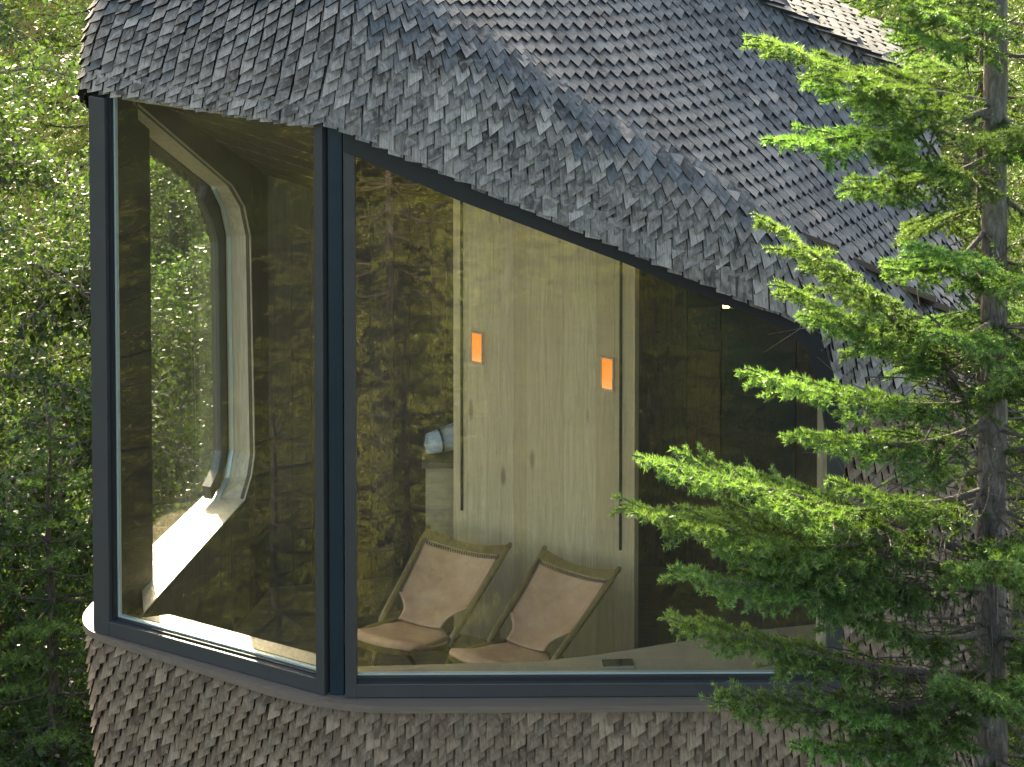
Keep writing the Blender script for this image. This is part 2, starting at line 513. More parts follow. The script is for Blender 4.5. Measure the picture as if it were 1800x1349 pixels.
# resample evenly
def resample(P, step):
    P = np.array([[p[0], p[1]] for p in P] + [[P[0][0], P[0][1]]])
    d = np.r_[0, np.cumsum(np.linalg.norm(np.diff(P, axis=0), axis=1))]
    n = int(d[-1] / step)
    s = np.linspace(0, d[-1], n, endpoint=False)
    return np.stack([np.interp(s, d, P[:, 0]), np.interp(s, d, P[:, 1])], 1), s
OL, OS = resample(rp, 0.02)
NU = len(OL)
tan = np.roll(OL, -1, 0) - np.roll(OL, 1, 0); tan /= np.linalg.norm(tan, axis=1)[:, None]
ONRM = np.stack([tan[:, 1], -tan[:, 0]], 1)      # outward

def seg_class():
    """0 rear-left glazed, 1 left, 2 front glazed, 3 solid"""
    k = np.full(NU, 3)
    xc = poly[2].x
    front = OL[:, 1] < 11.06
    k[front & (OL[:, 0] < xc)] = 1
    xr = at(1478, 800, 10.4).x
    k[front & (OL[:, 0] >= xc) & (OL[:, 0] < xr)] = 2
    k[(OL[:, 0] < -1.3) & (OL[:, 1] >= 11.06) & (OL[:, 1] < 12.62)] = 0
    return k
KLS = seg_class()

# drip edge (bottom of the upper shell) and fascia top, as functions of plan position
fx = [at(px, py, 10.33) for px, py in ((590, 228), (1405, 574), (1436, 630), (1470, 725), (1478, 780))]
FXx = [p.x for p in fx]; FXz = [p.z for p in fx]
tx = [at(px, py, 10.38) for px, py in ((640, 0), (936, 160), (1114, 285), (1280, 372), (1480, 500))]
TXx = [-2.2, -1.2] + [p.x for p in tx] + [1.9, 2.15, 2.45]
TXz = [ZC - 2.42, ZC - 2.30] + [p.z for p in tx] + [ZC - 3.85, ZC - 4.1, ZC - 4.5]
zd = np.empty(NU); zt = np.empty(NU)
for i in range(NU):
    x, y = OL[i]
    zt[i] = np.interp(x, TXx, TXz)
    if KLS[i] == 1: zd[i] = ZC - 2.815
    elif KLS[i] == 2: zd[i] = np.interp(x, FXx, FXz)
    elif KLS[i] == 0: zd[i] = ZC - np.interp(y, [11.06, 11.3, 12.35, 12.5, 12.62], [2.82, 3.0, 3.66, 3.9, 4.1])
    else: zd[i] = Z_BOT
ker = np.ones(21) / 21
zt = np.convolve(np.r_[zt[-10:], zt, zt[:10]], ker, 'valid')
R1 = at(1330, 0, 11.85); R2 = at(1652, 166, 11.85)
sl = (R2.z - R1.z) / (R2.x - R1.x)
XA, XB = -1.10, R2.x - 0.10
YR0, YR1 = 11.85, 12.50
def ridge_z(x): return R1.z + sl * (x - R1.x)
yr = np.clip(OL[:, 1], YR0, YR1)
xr = np.clip(OL[:, 0] - 1.0 * np.abs(OL[:, 1] - yr), XA, XB)
k2 = np.ones(41) / 41
xr = np.convolve(np.r_[xr[-20:], xr, xr[:20]], k2, 'valid')
zr = ridge_z(xr)

# profile per u: fine polyline from drip to ridge
KS = 90
SH = np.zeros((NU, KS, 3)); HH = np.zeros((NU, KS))
def taper(z): return 0.07 * np.clip((Z_SILL - 0.03) - z, 0, 9)
for i in range(NU):
    D = np.array([OL[i, 0], OL[i, 1], zd[i] + (.036 if KLS[i] in (0, 1, 2) else 0)])
    T = np.array([OL[i, 0] - ONRM[i, 0] * .02, OL[i, 1] - ONRM[i, 1] * .02, zt[i]])
    G = np.array([xr[i], yr[i], zr[i]])
    lf = T[2] - D[2]; lr = np.linalg.norm(G - T)
    wl = 1.0 if KLS[i] in (0, 1) else 0.0
    r = min(0.36 if wl else 0.33, lf * .75, lr * .5)
    up = (G - T) / lr
    a = T - np.array([0, 0, r]); b = T + up * r
    n1 = max(2, int(KS * .45)); n2 = 22; n3 = KS - n1 - n2
    p1 = D + (a - D) * np.linspace(0, 1, n1, endpoint=False)[:, None]
    t = np.linspace(0, 1, n2, endpoint=False)[:, None]
    p2 = (1 - t) ** 2 * a + 2 * t * (1 - t) * T + t * t * b
    p3 = b + (G - b) * np.linspace(0, 1, n3)[:, None]
    P = np.concatenate([p1, p2, p3])
    tp = taper(P[:, 2])
    P[:, 0] -= ONRM[i, 0] * tp; P[:, 1] -= ONRM[i, 1] * tp
    SH[i] = P
    HH[i] = P[:, 2] + 0.15 * np.linalg.norm(P[:, :2] - OL[i], axis=1) * (P[:, 2] > D[2] + lf * .5)

# ------------------------------------------------------------------ cabin root and shell skin
cabin = empty('cabin', (0.3, 11.8, Z_BOT))
tag(cabin, 'shingle clad treetop cabin with big dark framed corner windows among the trees', 'cabin')
CROOT = cabin
_pm = Matrix.Translation(-Vector((0.3, 11.8, Z_BOT)))
def sub(o):
    """parts of the cabin are modelled in world space"""
    o.matrix_parent_inverse = _pm
    return o

idx = np.arange(NU * KS).reshape(NU, KS)
q = np.stack([idx[:, :-1], np.roll(idx, -1, 0)[:, :-1], np.roll(idx, -1, 0)[:, 1:], idx[:, 1:]], -1).reshape(-1, 4)
roof = sub(obj('roof', npmesh('roof', SH.reshape(-1, 3), q, [M['soffit']], True), cabin))

# ------------------------------------------------------------------ shingles
SW, SLEN, CUT, TB = 0.0668, 0.165, 0.034, 0.0108
def shingle_geo(w, ln, cut, tb, zb=0.021, zt_=0.001):
    tt = 0.0015
    x0, x1 = -w / 2, w / 2
    def zz(y): return zb + (zt_ - zb) * (y / ln)
    V = np.array([
        [x0, 0, zz(0)], [x1, cut, zz(cut)], [x1, ln, zz(ln)], [x0, ln, zz(ln)],
        [x0, 0, zz(0) + tb], [x1, cut, zz(cut) + tb], [x1, ln, zz(ln) + tt], [x0, ln, zz(ln) + tt]])
    return V
SF = np.array([[3, 2, 1, 0], [4, 5, 6, 7], [0, 1, 5, 4], [1, 2, 6, 5], [2, 3, 7, 6], [3, 0, 4, 7]])

SMI = np.array([1, 0, 1, 1, 1, 1])      # butt and sides take the end grain tone with painted gap shadow

def frame_from(P, right, upg):
    """matrix rows: columns x(right), y(up the grain), z(out)"""
    y = upg / np.linalg.norm(upg)
    z = np.cross(right, y); z /= np.linalg.norm(z)
    x = np.cross(y, z)
    return x, y, z

def rows_on(SHg, HHg, h0, dh, step, under=0.01, iref=0):
    """walk level rows of HH on the grid and return placements (P, x, y, z)"""
    nu = SHg.shape[0]
    hmin, hmax = HHg[:, 0], HHg[:, -1]
    out = []
    nrow = int((hmax.max() - h0) / dh)
    for j in range(nrow):
        h = h0 + j * dh + random.uniform(-.03, .03) * dh
        ok = (h >= hmin - under) & (h <= hmax - 0.004)
        Pu = np.zeros((nu, 3)); Tu = np.zeros((nu, 3))
        for i in np.nonzero(ok)[0]:
            k = int(np.searchsorted(HHg[i], h)); k = min(max(k, 1), HHg.shape[1] - 1)
            d = HHg[i, k] - HHg[i, k - 1]
            t = 0 if d < 1e-9 else (h - HHg[i, k - 1]) / d
            t = min(max(t, 0.0), 1.0)
            Pu[i] = SHg[i, k - 1] * (1 - t) + SHg[i, k] * t
            k0, k1 = max(0, k - 2), min(HHg.shape[1] - 1, k + 2)
            Tu[i] = SHg[i, k1] - SHg[i, k0]
            if h < hmin[i]:
                g_ = SHg[i, 1] - SHg[i, 0]
                Pu[i] = SHg[i, 0] + g_ * ((h - hmin[i]) / max(1e-6, HHg[i, 1] - HHg[i, 0]))
        # runs
        i0 = 0
        while i0 < nu:
            if not ok[i0]:
                i0 += 1; continue
            i1 = i0
            while i1 + 1 < nu and ok[i1 + 1] and np.linalg.norm(Pu[i1 + 1] - Pu[i1]) < 0.2: i1 += 1
            seg = Pu[i0:i1 + 1]
            if len(seg) > 2:
                d = np.r_[0, np.cumsum(np.linalg.norm(np.diff(seg, axis=0), axis=1))]
                sa = d[iref - i0] if i0 <= iref <= i1 else d[-1] * .5
                s = (sa + (j % 2) * step * .5 + random.uniform(-.03, .03) * step) % step
                s_grid = s
                while s_grid < d[-1]:
                    s = min(max(s_grid + random.uniform(-.035, .035) * step, 0), d[-1])
                    P = np.array([np.interp(s, d, seg[:, c]) for c in range(3)])
                    ks = min(np.searchsorted(d, s), len(seg) - 2); ks = max(ks, 1)
                    ka, kb = max(0, ks - 3), min(len(seg) - 1, ks + 3)
                    rt = seg[kb] - seg[ka]
                    if np.linalg.norm(rt) > 1e-5:
                        T = Tu[i0 + ks]
                        if np.linalg.norm(T) > 1e-6:
                            x, y, z = frame_from(P, rt / np.linalg.norm(rt), T)
                            out.append((P, x, y, z))
                    s_grid += step
            i0 = i1 + 1
    return out

LENS = (.042, .060, .085, .105, .128, .150, .185)
_variants = {}
def shingle_variants(name, mat, ln):
    key = (name, mat.name, ln)
    if key not in _variants:
        out = []
        for k in range(12):
            w = SW * random.uniform(.955, 1.0)
            V = shingle_geo(w, ln * random.uniform(.97, 1.0), min(CUT * random.uniform(.85, 1.2), ln * .6), (.0135 if ln < .14 else TB * .85) * random.uniform(.85, 1.3), ((.032 if ln > .12 else .0265) if ln < .14 else .020) + random.uniform(-.001, .003))
            V[0, 1] += random.uniform(-.004, .004); V[4, 1] = V[0, 1]
            loc = V + np.array([random.uniform(-9, 9), random.uniform(-9, 9), random.uniform(-9, 9)])
            out.append((V, npmesh(name, V, SF, [mat, M['end_grain_shade']], False, {'loc': loc, 'tone': np.full(8, random.random())}, SMI)))
        _variants[key] = out
    return _variants[key]

def lay(parent, placements, mat, n_single, name='shingle', zmax=None, thick=1.0):
    """the n_single that show largest become objects, the rest one part"""
    P = np.array([p[0] for p in placements])
    Z = np.array([p[3] for p in placements])
    pr = project(P)
    view = np.array([0, 0, CAMZ]) - P; dist = np.linalg.norm(view, axis=1)
    facing = (Z * view).sum(1) / dist
    inside = (pr[:, 0] > 12) & (pr[:, 0] < 1600) & (pr[:, 1] > 8) & (pr[:, 1] < 1335)
    score = np.where(inside & (facing > 0.1), facing / dist ** 2, -1)
    order = np.argsort(-score)
    single = set(int(i) for i in order[:n_single] if score[i] > 0)
    Vs, Ls, Ts, cnt = [], [], [], 0
    for i, (p, x, y, z) in enumerate(placements):
        a = random.gauss(0, .014)
        x2 = x * math.cos(a) + y * math.sin(a); y2 = y * math.cos(a) - x * math.sin(a)
        tl = random.gauss(0, .018)
        z2 = z * math.cos(tl) + x2 * math.sin(tl); x3 = x2 * math.cos(tl) - z * math.sin(tl)
        p = p + y2 * random.uniform(-.004, .004)
        want = .128 if z[2] < .10 else (.106 if z[2] < .56 else .185)
        if zmax is not None and y2[2] > .3: want = min(want, (zmax - p[2]) / y2[2])
        ok = [l for l in LENS if l <= want + .004]
        if not ok: continue
        k = random.randrange(12)
        V, me = shingle_variants(name, mat, ok[-1])[k]
        if i in single:
            o = bpy.data.objects.new(name, me)
            o.matrix_basis = Matrix(((x3[0], y2[0], z2[0], p[0]), (x3[1], y2[1], z2[1], p[1]), (x3[2], y2[2], z2[2], p[2]), (0, 0, 0, 1)))
            link(o, parent)
        else:
            Vs.append(p + V[:, :1] * x3 + V[:, 1:2] * y2 + V[:, 2:] * thick * z2)
            Ls.append(V + np.array([random.uniform(-9, 9), random.uniform(-9, 9), random.uniform(-9, 9)]))
            Ts.append(np.full(8, random.random())); cnt += 1
    if cnt:
        Vj = np.concatenate(Vs); Fj = (SF[None] + np.arange(cnt)[:, None, None] * 8).reshape(-1, 4)
        o = obj(name + '_field', npmesh(name + '_field', Vj, Fj, [mat, M['end_grain_shade']], False, {'loc': np.concatenate(Ls), 'tone': np.concatenate(Ts)}, np.tile(SMI, cnt)), parent)
        tag(o, kind='stuff')
    return len(placements)

DH = 0.0555
IREF = int(np.argmin(np.linalg.norm(OL - np.array([.25, 10.33]), axis=1)))
pl = rows_on(SH, HH, (ZC - 2.832) - DH * int((ZC - 2.832 - Z_BOT) / DH), DH, 0.0722, .0, IREF)
up_pl = [p for p in pl if p[0][2] > Z_SILL + .02 and not (p[0][1] < 11.3 and p[0][0] > 1.42 and p[0][2] < ZC - 4.2)]
lo_pl = [p for p in pl if not (p[0][2] > Z_SILL + .02 and not (p[0][1] < 11.3 and p[0][0] > 1.42 and p[0][2] < ZC - 4.2))]
# a starter course trimmed along the drip edge over the glazing
EV, EL, ET = [], [], []
for cls in (0, 1, 2):
    ii_ = [i for i in range(NU) if KLS[i] == cls and zd[i] > ZC - 4.3]
    seg = SH[ii_, 0]
    d_ = np.r_[0, np.cumsum(np.linalg.norm(np.diff(seg[:, :2], axis=0), axis=1))]
    for lvl in (0, 1):
        s_ = .01 + lvl * .036
        while s_ < d_[-1] - .02:
            k_ = min(int(np.searchsorted(d_, s_)), len(ii_) - 2)
            P_ = np.array([np.interp(s_, d_, seg[:, c]) for c in range(3)])
            rt = seg[min(k_ + 3, len(seg) - 1)] - seg[max(k_ - 3, 0)]
            slope = rt[2] / (np.linalg.norm(rt[:2]) + 1e-6)
            rt = np.array([rt[0], rt[1], 0]); rt /= np.linalg.norm(rt)
            if abs(slope) < 2.0:
                x_, y_, z_ = frame_from(P_, rt, np.array([0, 0, 1.0]))
                cut = slope * .067 + random.uniform(-.002, .014) + (.008 if cls != 2 else .006)
                P_ = P_ - np.array([0, 0, (.032 if lvl == 0 else .018)]) + z_ * (-.004 + .007 * lvl) + y_ * random.uniform(-.004, .004) - y_ * slope * .0335
                V = shingle_geo(SW * random.uniform(.95, 1), .10 + max(0, -cut), cut, TB * random.uniform(.85, 1.3), .018, .003)
                V[3, 1] = V[2, 1] = V[6, 1] = V[7, 1] = .105
                EV.append(P_ + V[:, :1] * x_ + V[:, 1:2] * y_ + V[:, 2:] * z_)
                EL.append(V + np.array([random.uniform(-9, 9) for _ in range(3)])); ET.append(np.full(8, random.random()))
            s_ += .0722 * random.uniform(.97, 1.03)
o = obj('eave_shingle_field', npmesh('eave_shingle_field', np.concatenate(EV), (SF[None] + np.arange(len(EV))[:, None, None] * 8).reshape(-1, 4), [M['fascia'], M['end_grain_shade']], False, {'loc': np.concatenate(EL), 'tone': np.concatenate(ET)}, np.tile(SMI, len(EV))), roof)
tag(o, kind='stuff')
# the brownish sheltered walls and the greyer roof
_sl = {}
def sloping(p):
    k = id(p)
    if k not in _sl: _sl[k] = p[3][2] > .46 + random.gauss(0, .13)
    return _sl[k]
lay(roof, [p for p in up_pl if not sloping(p)], M['fascia'], 210)
lay(roof, [p for p in up_pl if sloping(p)], M['roof'], 90)

# lower wall under the glazing
glz = KLS != 3
KW = 12
LW = np.zeros((NU, KW, 3)); LH = np.zeros((NU, KW))
for i in range(NU):
    z = np.linspace(Z_BOT, Z_SILL - .034, KW)
    tp = taper(z) + 0.012
    LW[i, :, 0] = OL[i, 0] - ONRM[i, 0] * tp; LW[i, :, 1] = OL[i, 1] - ONRM[i, 1] * tp; LW[i, :, 2] = z
    LH[i] = z
gi = np.nonzero(glz)[0]
# contiguous run (outline starts in the rear-left corner)
idw = np.arange(len(gi) * KW).reshape(len(gi), KW)
qw = np.stack([idw[:-1, :-1], idw[1:, :-1], idw[1:, 1:], idw[:-1, 1:]], -1).reshape(-1, 4)
lower = sub(obj('lower_wall', npmesh('lower_wall', LW[gi].reshape(-1, 3), qw, [M['soffit']], True), cabin))
pl2 = rows_on(LW[gi], LH[gi], Z_SILL - .098 - 0.0605 * 22, 0.0605, 0.0722, .01, int(np.argmin(np.abs(gi - IREF))))
lay(lower, pl2, M['wall'], 260, zmax=Z_SILL - .036)
lay(lower, lo_pl, M['wall'], 0, name='side_shingle')

# flat ridge crest, its courses stepping down along the ridge
cr_pl = []
x = XA + .05
row = 0
up = np.array([-1.0, 0, -sl]); up /= np.linalg.norm(up)
while x < XB:
    y = YR0 - 0.02 + (row % 2) * .036
    while y < YR1 + .05:
        P = np.array([x, y, ridge_z(x) + 0.012 + 0.10 * (y - YR0)])
        cr_pl.append((P,) + frame_from(P, np.array([0, 1.0, .10]), up))
        y += 0.0722
    x += 0.062; row += 1
crest_v = [v3((XA, YR0), ridge_z(XA)), v3((XB, YR0), ridge_z(XB)), v3((XB, YR1), ridge_z(XB) + .065), v3((XA, YR1), ridge_z(XA) + .065)]
crest_v += [v - Vector((0, 0, .15)) for v in crest_v]
sub(pymesh('ridge_board', crest_v, BOXF, M['soffit'], cabin))
# crest shingles lie with their grain along the ridge: right side of each = towards the camera
lay(roof, cr_pl, M['roof'], 0, name='ridge_shingle', thick=1.3)

# soffit under the cabin and the trunk that carries it
bott = OL - ONRM * (taper(Z_BOT) + .03)
sub(prism('soffit', [(p[0], p[1], Z_BOT + .01) for p in bott[::6]], (0, 0, .08), M['soffit'], cabin))
mv_, mf_ = tube_np([(0.5, 12.2, -1.5), (0.5, 12.2, 1.0), (0.47, 12.15, 3.5), (0.45, 12.1, Z_BOT + .02)], [.34, .27, .25, .24], 14)
sub(obj('support_trunk', npmesh('support_trunk', mv_, mf_, [M['bark']], True), cabin))

# ------------------------------------------------------------------ sill board
def offset_pts(sel, off, z):
    return [Vector((OL[i, 0] + ONRM[i, 0] * off, OL[i, 1] + ONRM[i, 1] * off, z)) for i in sel]
x_end = at(1476, 1243, 10.3).x
def strip_board(name, sel, o_out, o_in, z0, z1, mat, parent, bev=False):
    a = offset_pts(sel, o_out, z1); b = offset_pts(sel, o_in, z1)
    n = len(a)
    V = a + b + [Vector((p.x, p.y, z0)) for p in a] + [Vector((p.x, p.y, z0)) for p in b]
    Fc = []
    for i in range(n - 1):
        Fc += [(i, i + 1, n + i + 1, n + i), (2 * n + i, 3 * n + i, 3 * n + i + 1, 2 * n + i + 1),
               (i, 2 * n + i, 2 * n + i + 1, i + 1), (n + i, n + i + 1, 3 * n + i + 1, 3 * n + i)]
    Fc += [(0, n, 3 * n, 2 * n), (n - 1, 3 * n - 1, 4 * n - 1, 2 * n - 1)]
    return sub(pymesh(name, V, Fc, mat, parent))
cor = int(np.argmin(np.linalg.norm(OL - np.array([poly[2].x, poly[2].y]), axis=1)))
selL = [i for i in gi if i <= cor]
selR = [i for i in gi if i >= cor and OL[i, 0] < x_end]
strip_board('sill_board', selL, .034, -.16, Z_SILL - .032, Z_SILL, M['sill'], cabin)
strip_board('sill_board', selR, .034, -.16, Z_SILL - .032, Z_SILL - .0015, M['sill'], cabin)

# ------------------------------------------------------------------ windows
UP = Vector((0, 0, 1))
def on_line(p, d, n, along, out, z):
    q_ = p + d * along + n * out
    return Vector((q_.x, q_.y, z))
def x_along(px, py, line_p, line_d, n, out=0.0):
    """distance along a plan line where the sight line of a picture column meets it"""
    p0 = line_p + n * out
    best = None
    lo, hi = -1.0, 4.0
    f = lambda s: project([[p0.x + line_d.x * s, p0.y + line_d.y * s, at(px, py, p0.y + line_d.y * s).z]])[0, 0] - px
    for _ in range(50):
        mid = (lo + hi) / 2
        if f(mid) < 0: lo = mid
        else: hi = mid
    return (lo + hi) / 2
d3 = lambda d: Vector((d.x, d.y, 0))
GL = 0.008
Z_RAIL = Z_SILL + 0.072
HEADL = ZC - 2.80

# left window (nose to corner)
lenL = (Cp - Lp).length
wl = sub(empty('window', v3(Lp, Z_SILL), parent=cabin)); tag(wl, 'tall left window beside the rounded end of the cabin')
def wpart(o, w):
    o.parent = w
    o.matrix_parent_inverse = Matrix.Translation(-w.location)
    return o
sA = x_along(204, 600, Lp, dLC, nLC)
sB = x_along(562, 600, Lp, dLC, nLC); sC = x_along(577, 600, Lp, dLC, nLC)
def lbar(nm, s0, s1, z0, z1, dep=.09, out=0.0, mat='frame', bev=.003):
    a = on_line(Lp, dLC, nLC, s0, out, (z0 + z1) / 2); b = on_line(Lp, dLC, nLC, s1, out, (z0 + z1) / 2)
    return wpart(beam(nm, a, b, d3(nLC) * dep, UP * (z1 - z0), M[mat], wl, bev), wl)
def lpost(nm, s0, s1, z0, z1, dep=.09, out=0.0, mat='frame', bev=.003):
    c = (s0 + s1) / 2
    a = on_line(Lp, dLC, nLC, c, out, z0); b = on_line(Lp, dLC, nLC, c, out, z1)
    return wpart(beam(nm, a, b, d3(dLC) * (s1 - s0), d3(nLC) * dep, M[mat], wl, bev), wl)
lpost('frame_post', -.035, sA - .022, Z_SILL + .002, ZC - 2.822)
lpost('gasket', sA - .022, sA - .006, Z_RAIL - .002, HEADL + .05, .05, -.005, 'gasket', 0)
lpost('spacer', sA - .005, sA + .004, Z_RAIL, HEADL + .05, .02, -.012, 'spacer', 0)
lpost('frame_post', sB, sC, Z_SILL + .002, HEADL + .06)
lbar('frame_rail', sA - .0225, sB + .0005, Z_SILL + .003, Z_RAIL, .088)
lbar('gasket', sA, sB, Z_RAIL, Z_RAIL + .008, .05, -.005, 'gasket', 0)
lbar('spacer', sA + .005, sB, Z_RAIL + .009, Z_RAIL + .017, .02, -.012, 'spacer', 0)
lbar('head_lining', sA, sB, HEADL - .055, HEADL + .03, .05, -.10, 'ledge', 0)
wpart(prism('pane', [on_line(Lp, dLC, nLC, sA - .01, .004, Z_RAIL - .005), on_line(Lp, dLC, nLC, sB + .004, .004, Z_RAIL - .005),
                     on_line(Lp, dLC, nLC, sB + .004, .004, HEADL + .05), on_line(Lp, dLC, nLC, sA - .01, .004, HEADL + .05)],
            d3(nLC) * -GL, M['side_glass'], wl), wl)

# corner post
cp_ = (nLC + nCR).normalized()
cpc = Cp + cp_ * -.035
sub(beam('corner_post', v3(cpc, Z_SILL + .002), v3(cpc, ZC - 2.72), Vector((.066, 0, 0)), Vector((0, .10, 0)), M['post'], cabin, .004))
sub(beam('corner_gasket', v3(cpc + Vector((-.048, .02)), Z_SILL + .002), v3(cpc + Vector((-.048, .02)), ZC - 2.74), Vector((.034, 0, 0)), Vector((0, .08, 0)), M['gasket'], cabin))

# front window (corner to right end), sloping head with a rounded far corner
wf = sub(empty('window', v3(Cp, Z_SILL), parent=cabin)); tag(wf, 'wide front window with steeply sloping black head')
s0 = x_along(606, 700, Cp, dCR, nCR); s1 = x_along(626, 700, Cp, dCR, nCR)
sE = x_along(1456, 800, Cp, dCR, nCR); sF = x_along(1482, 800, Cp, dCR, nCR)
def fz(px, py): return at(px, py, 10.4).z
hp = [(606, 262), (800, 345), (1094, 457), (1250, 523), (1380, 574), (1412, 606), (1432, 660), (1446, 720), (1456, 790)]
head_in = [on_line(Cp, dCR, nCR, x_along(px, py, Cp, dCR, nCR), 0, fz(px, py)) for px, py in hp]
ho = [(606, 214), (800, 298), (1094, 418), (1250, 485), (1400, 550), (1440, 590), (1462, 650), (1474, 715), (1482, 780)]
head_out = [on_line(Cp, dCR, nCR, x_along(px, py, Cp, dCR, nCR), 0, fz(px, py)) for px, py in ho]
def fpost(nm, a, b, z0, z1, dep=.09, out=0.0, mat='frame', bev=.003):
    c = (a + b) / 2
    return wpart(beam(nm, on_line(Cp, dCR, nCR, c, out, z0), on_line(Cp, dCR, nCR, c, out, z1), d3(dCR) * (b - a), d3(nCR) * dep, M[mat], wf, bev), wf)
def fbar(nm, a, b, z0, z1, dep=.09, out=0.0, mat='frame', bev=.003):
    return wpart(beam(nm, on_line(Cp, dCR, nCR, a, out, (z0 + z1) / 2), on_line(Cp, dCR, nCR, b, out, (z0 + z1) / 2), d3(nCR) * dep, UP * (z1 - z0), M[mat], wf, bev), wf)
fpost('frame_post', s0, s1, Z_SILL + .002, ZC - 2.80)
fpost('frame_post', sE, sF, Z_SILL + .002, head_in[-1].z)
fbar('frame_rail', s1 - .0005, sE + .0005, Z_SILL + .003, Z_RAIL - .008, .088)
fbar('gasket', s1, sE, Z_RAIL - .008, Z_RAIL + .010, .05, -.005, 'gasket', 0)
fbar('spacer', s1, sE, Z_RAIL + .011, Z_RAIL + .018, .02, -.012, 'spacer', 0)
# head frame: a bent band
n = len(head_in)
off1, off2 = d3(nCR) * .05, d3(nCR) * -.06
V = [p + off1 for p in head_in] + [p + off1 for p in head_out] + [p + off2 for p in head_in] + [p + off2 for p in head_out]
Fc = []
for i in range(n - 1):
    Fc += [(i, i + 1, n + i + 1, n + i), (2 * n + i, 3 * n + i, 3 * n + i + 1, 2 * n + i + 1), (i, 2 * n + i, 2 * n + i + 1, i + 1), (n + i, n + i + 1, 3 * n + i + 1, 3 * n + i)]
Fc += [(0, n, 3 * n, 2 * n), (n - 1, 3 * n - 1, 4 * n - 1, 2 * n - 1)]
wpart(pymesh('frame_head', V, Fc, M['gasket'], wf), wf)
gp = [p + d3(nCR) * .004 + UP * .012 for p in head_in]
b0 = on_line(Cp, dCR, nCR, s1 - .01, .004, Z_RAIL - .004); b1 = on_line(Cp, dCR, nCR, sE + .004, .004, Z_RAIL - .004)
wpart(prism('pane', [b0, b1] + list(reversed(gp)), d3(nCR) * -GL, M['glass'], wf), wf)
# pale wooden jamb inside the right end
jl = x_along(1441, 800, Cp, dCR, nCR, -.12); jr = x_along(1452, 800, Cp, dCR, nCR, -.12)
fpost('jamb_lining', jl, jr, Z_LEDGE, fz(1440, 690), .14, -.14, 'reveal', .002)
fpost('jamb_panel', jr, jr + .12, Z_LEDGE, fz(1440, 690), .10, -.13, 'frame', .002)

# rear window seen through the left one
wb = sub(empty('window', v3(Lp, Z_SILL), parent=cabin)); tag(wb, 'rear window with pale wooden lining seen through the left window')
DEP = 0.16
def bp(t, inn, z):
    q_ = Lp + dB * t + nB_in * inn
    return Vector((q_.x, q_.y, z))
def bt(px, inn):
    lo, hi = -.5, 4
    for _ in range(50):
        mid = (lo + hi) / 2
        P = bp(mid, inn, ZC - 4.5)
        if project([P])[0, 0] < px: lo = mid
        else: hi = mid
    return (lo + hi) / 2
def bz(t, inn, py):
    P = bp(t, inn, 0)
    return at(0, py, P.y).z
outer_px = [(247, 226), (371, 327), (388, 363), (398, 412), (401, 790), (392, 842), (374, 880)]
inner_px = [(247, 184), (410, 327), (431, 364), (441, 415), (446, 800), (441, 836), (428, 866)]
po = [(bt(px, 0.0), py) for px, py in outer_px]; pi_ = [(bt(px, DEP), py) for px, py in inner_px]
PO = [bp(t, 0.0, bz(t, 0.0, py)) for t, py in po] ; PI = [bp(t, DEP, bz(t, DEP, py)) for t, py in pi_]
PO = PO + [bp(po[0][0] - .01, 0.0, Z_LEDGE)]; PI = PI + [bp(bt(250, DEP), DEP, Z_LEDGE)]
PO[6] = bp(po[6][0], 0, Z_LEDGE); PI[6] = bp(pi_[6][0], DEP, Z_LEDGE)
th = .007
for i in range(len(PO) - 1):
    a, b, c, d = PO[i], PO[i + 1], PI[i + 1], PI[i]
    nrm = (b - a).cross(d - a).normalized()
    cen = bp(.8, 0.08, ZC - 4.3)
    if nrm.dot((a + b + c + d) / 4 - cen) < 0: nrm = -nrm
    nm = 'ledge_lining' if i == 6 else 'lining_board'
    wpart(prism(nm, [a, b, c, d], nrm * th, M['reveal'], wb), wb)
# pale spacer strip round the glass edge
for i in range(1, 6):
    a, b = PO[i], PO[i + 1]
    dirv = (b - a).normalized()
    e1 = d3(nB_in) * .02
    e2 = dirv.cross(e1).normalized() * .016
    cen = bp(.8, 0.0, ZC - 4.3)
    if e2.dot(cen - (a + b) / 2) < 0: e2 = -e2
    wpart(beam('spacer', a, b, e1, e2, M['spacer'], wb, 0, (1.2, .55)), wb)
    wpart(beam('frame_rail', a, b, e1 * 2.4, e2.normalized() * .085, M['frame'], wb, 0, (-.65, .5)), wb)
wpart(prism('pane', [p + d3(nB_in) * -.01 for p in PO], d3(nB_in) * -GL, M['clear_glass'], wb), wb)
# dark post panel at the nose
wpart(prism('corner_panel', [bp(.03, .03, Z_LEDGE - .1), bp(po[0][0], .03, Z_LEDGE - .1), bp(po[0][0], .03, ZC - 2.9), bp(.03, .03, ZC - 2.75)], d3(nB_in) * .03, M['gasket'], wb), wb)

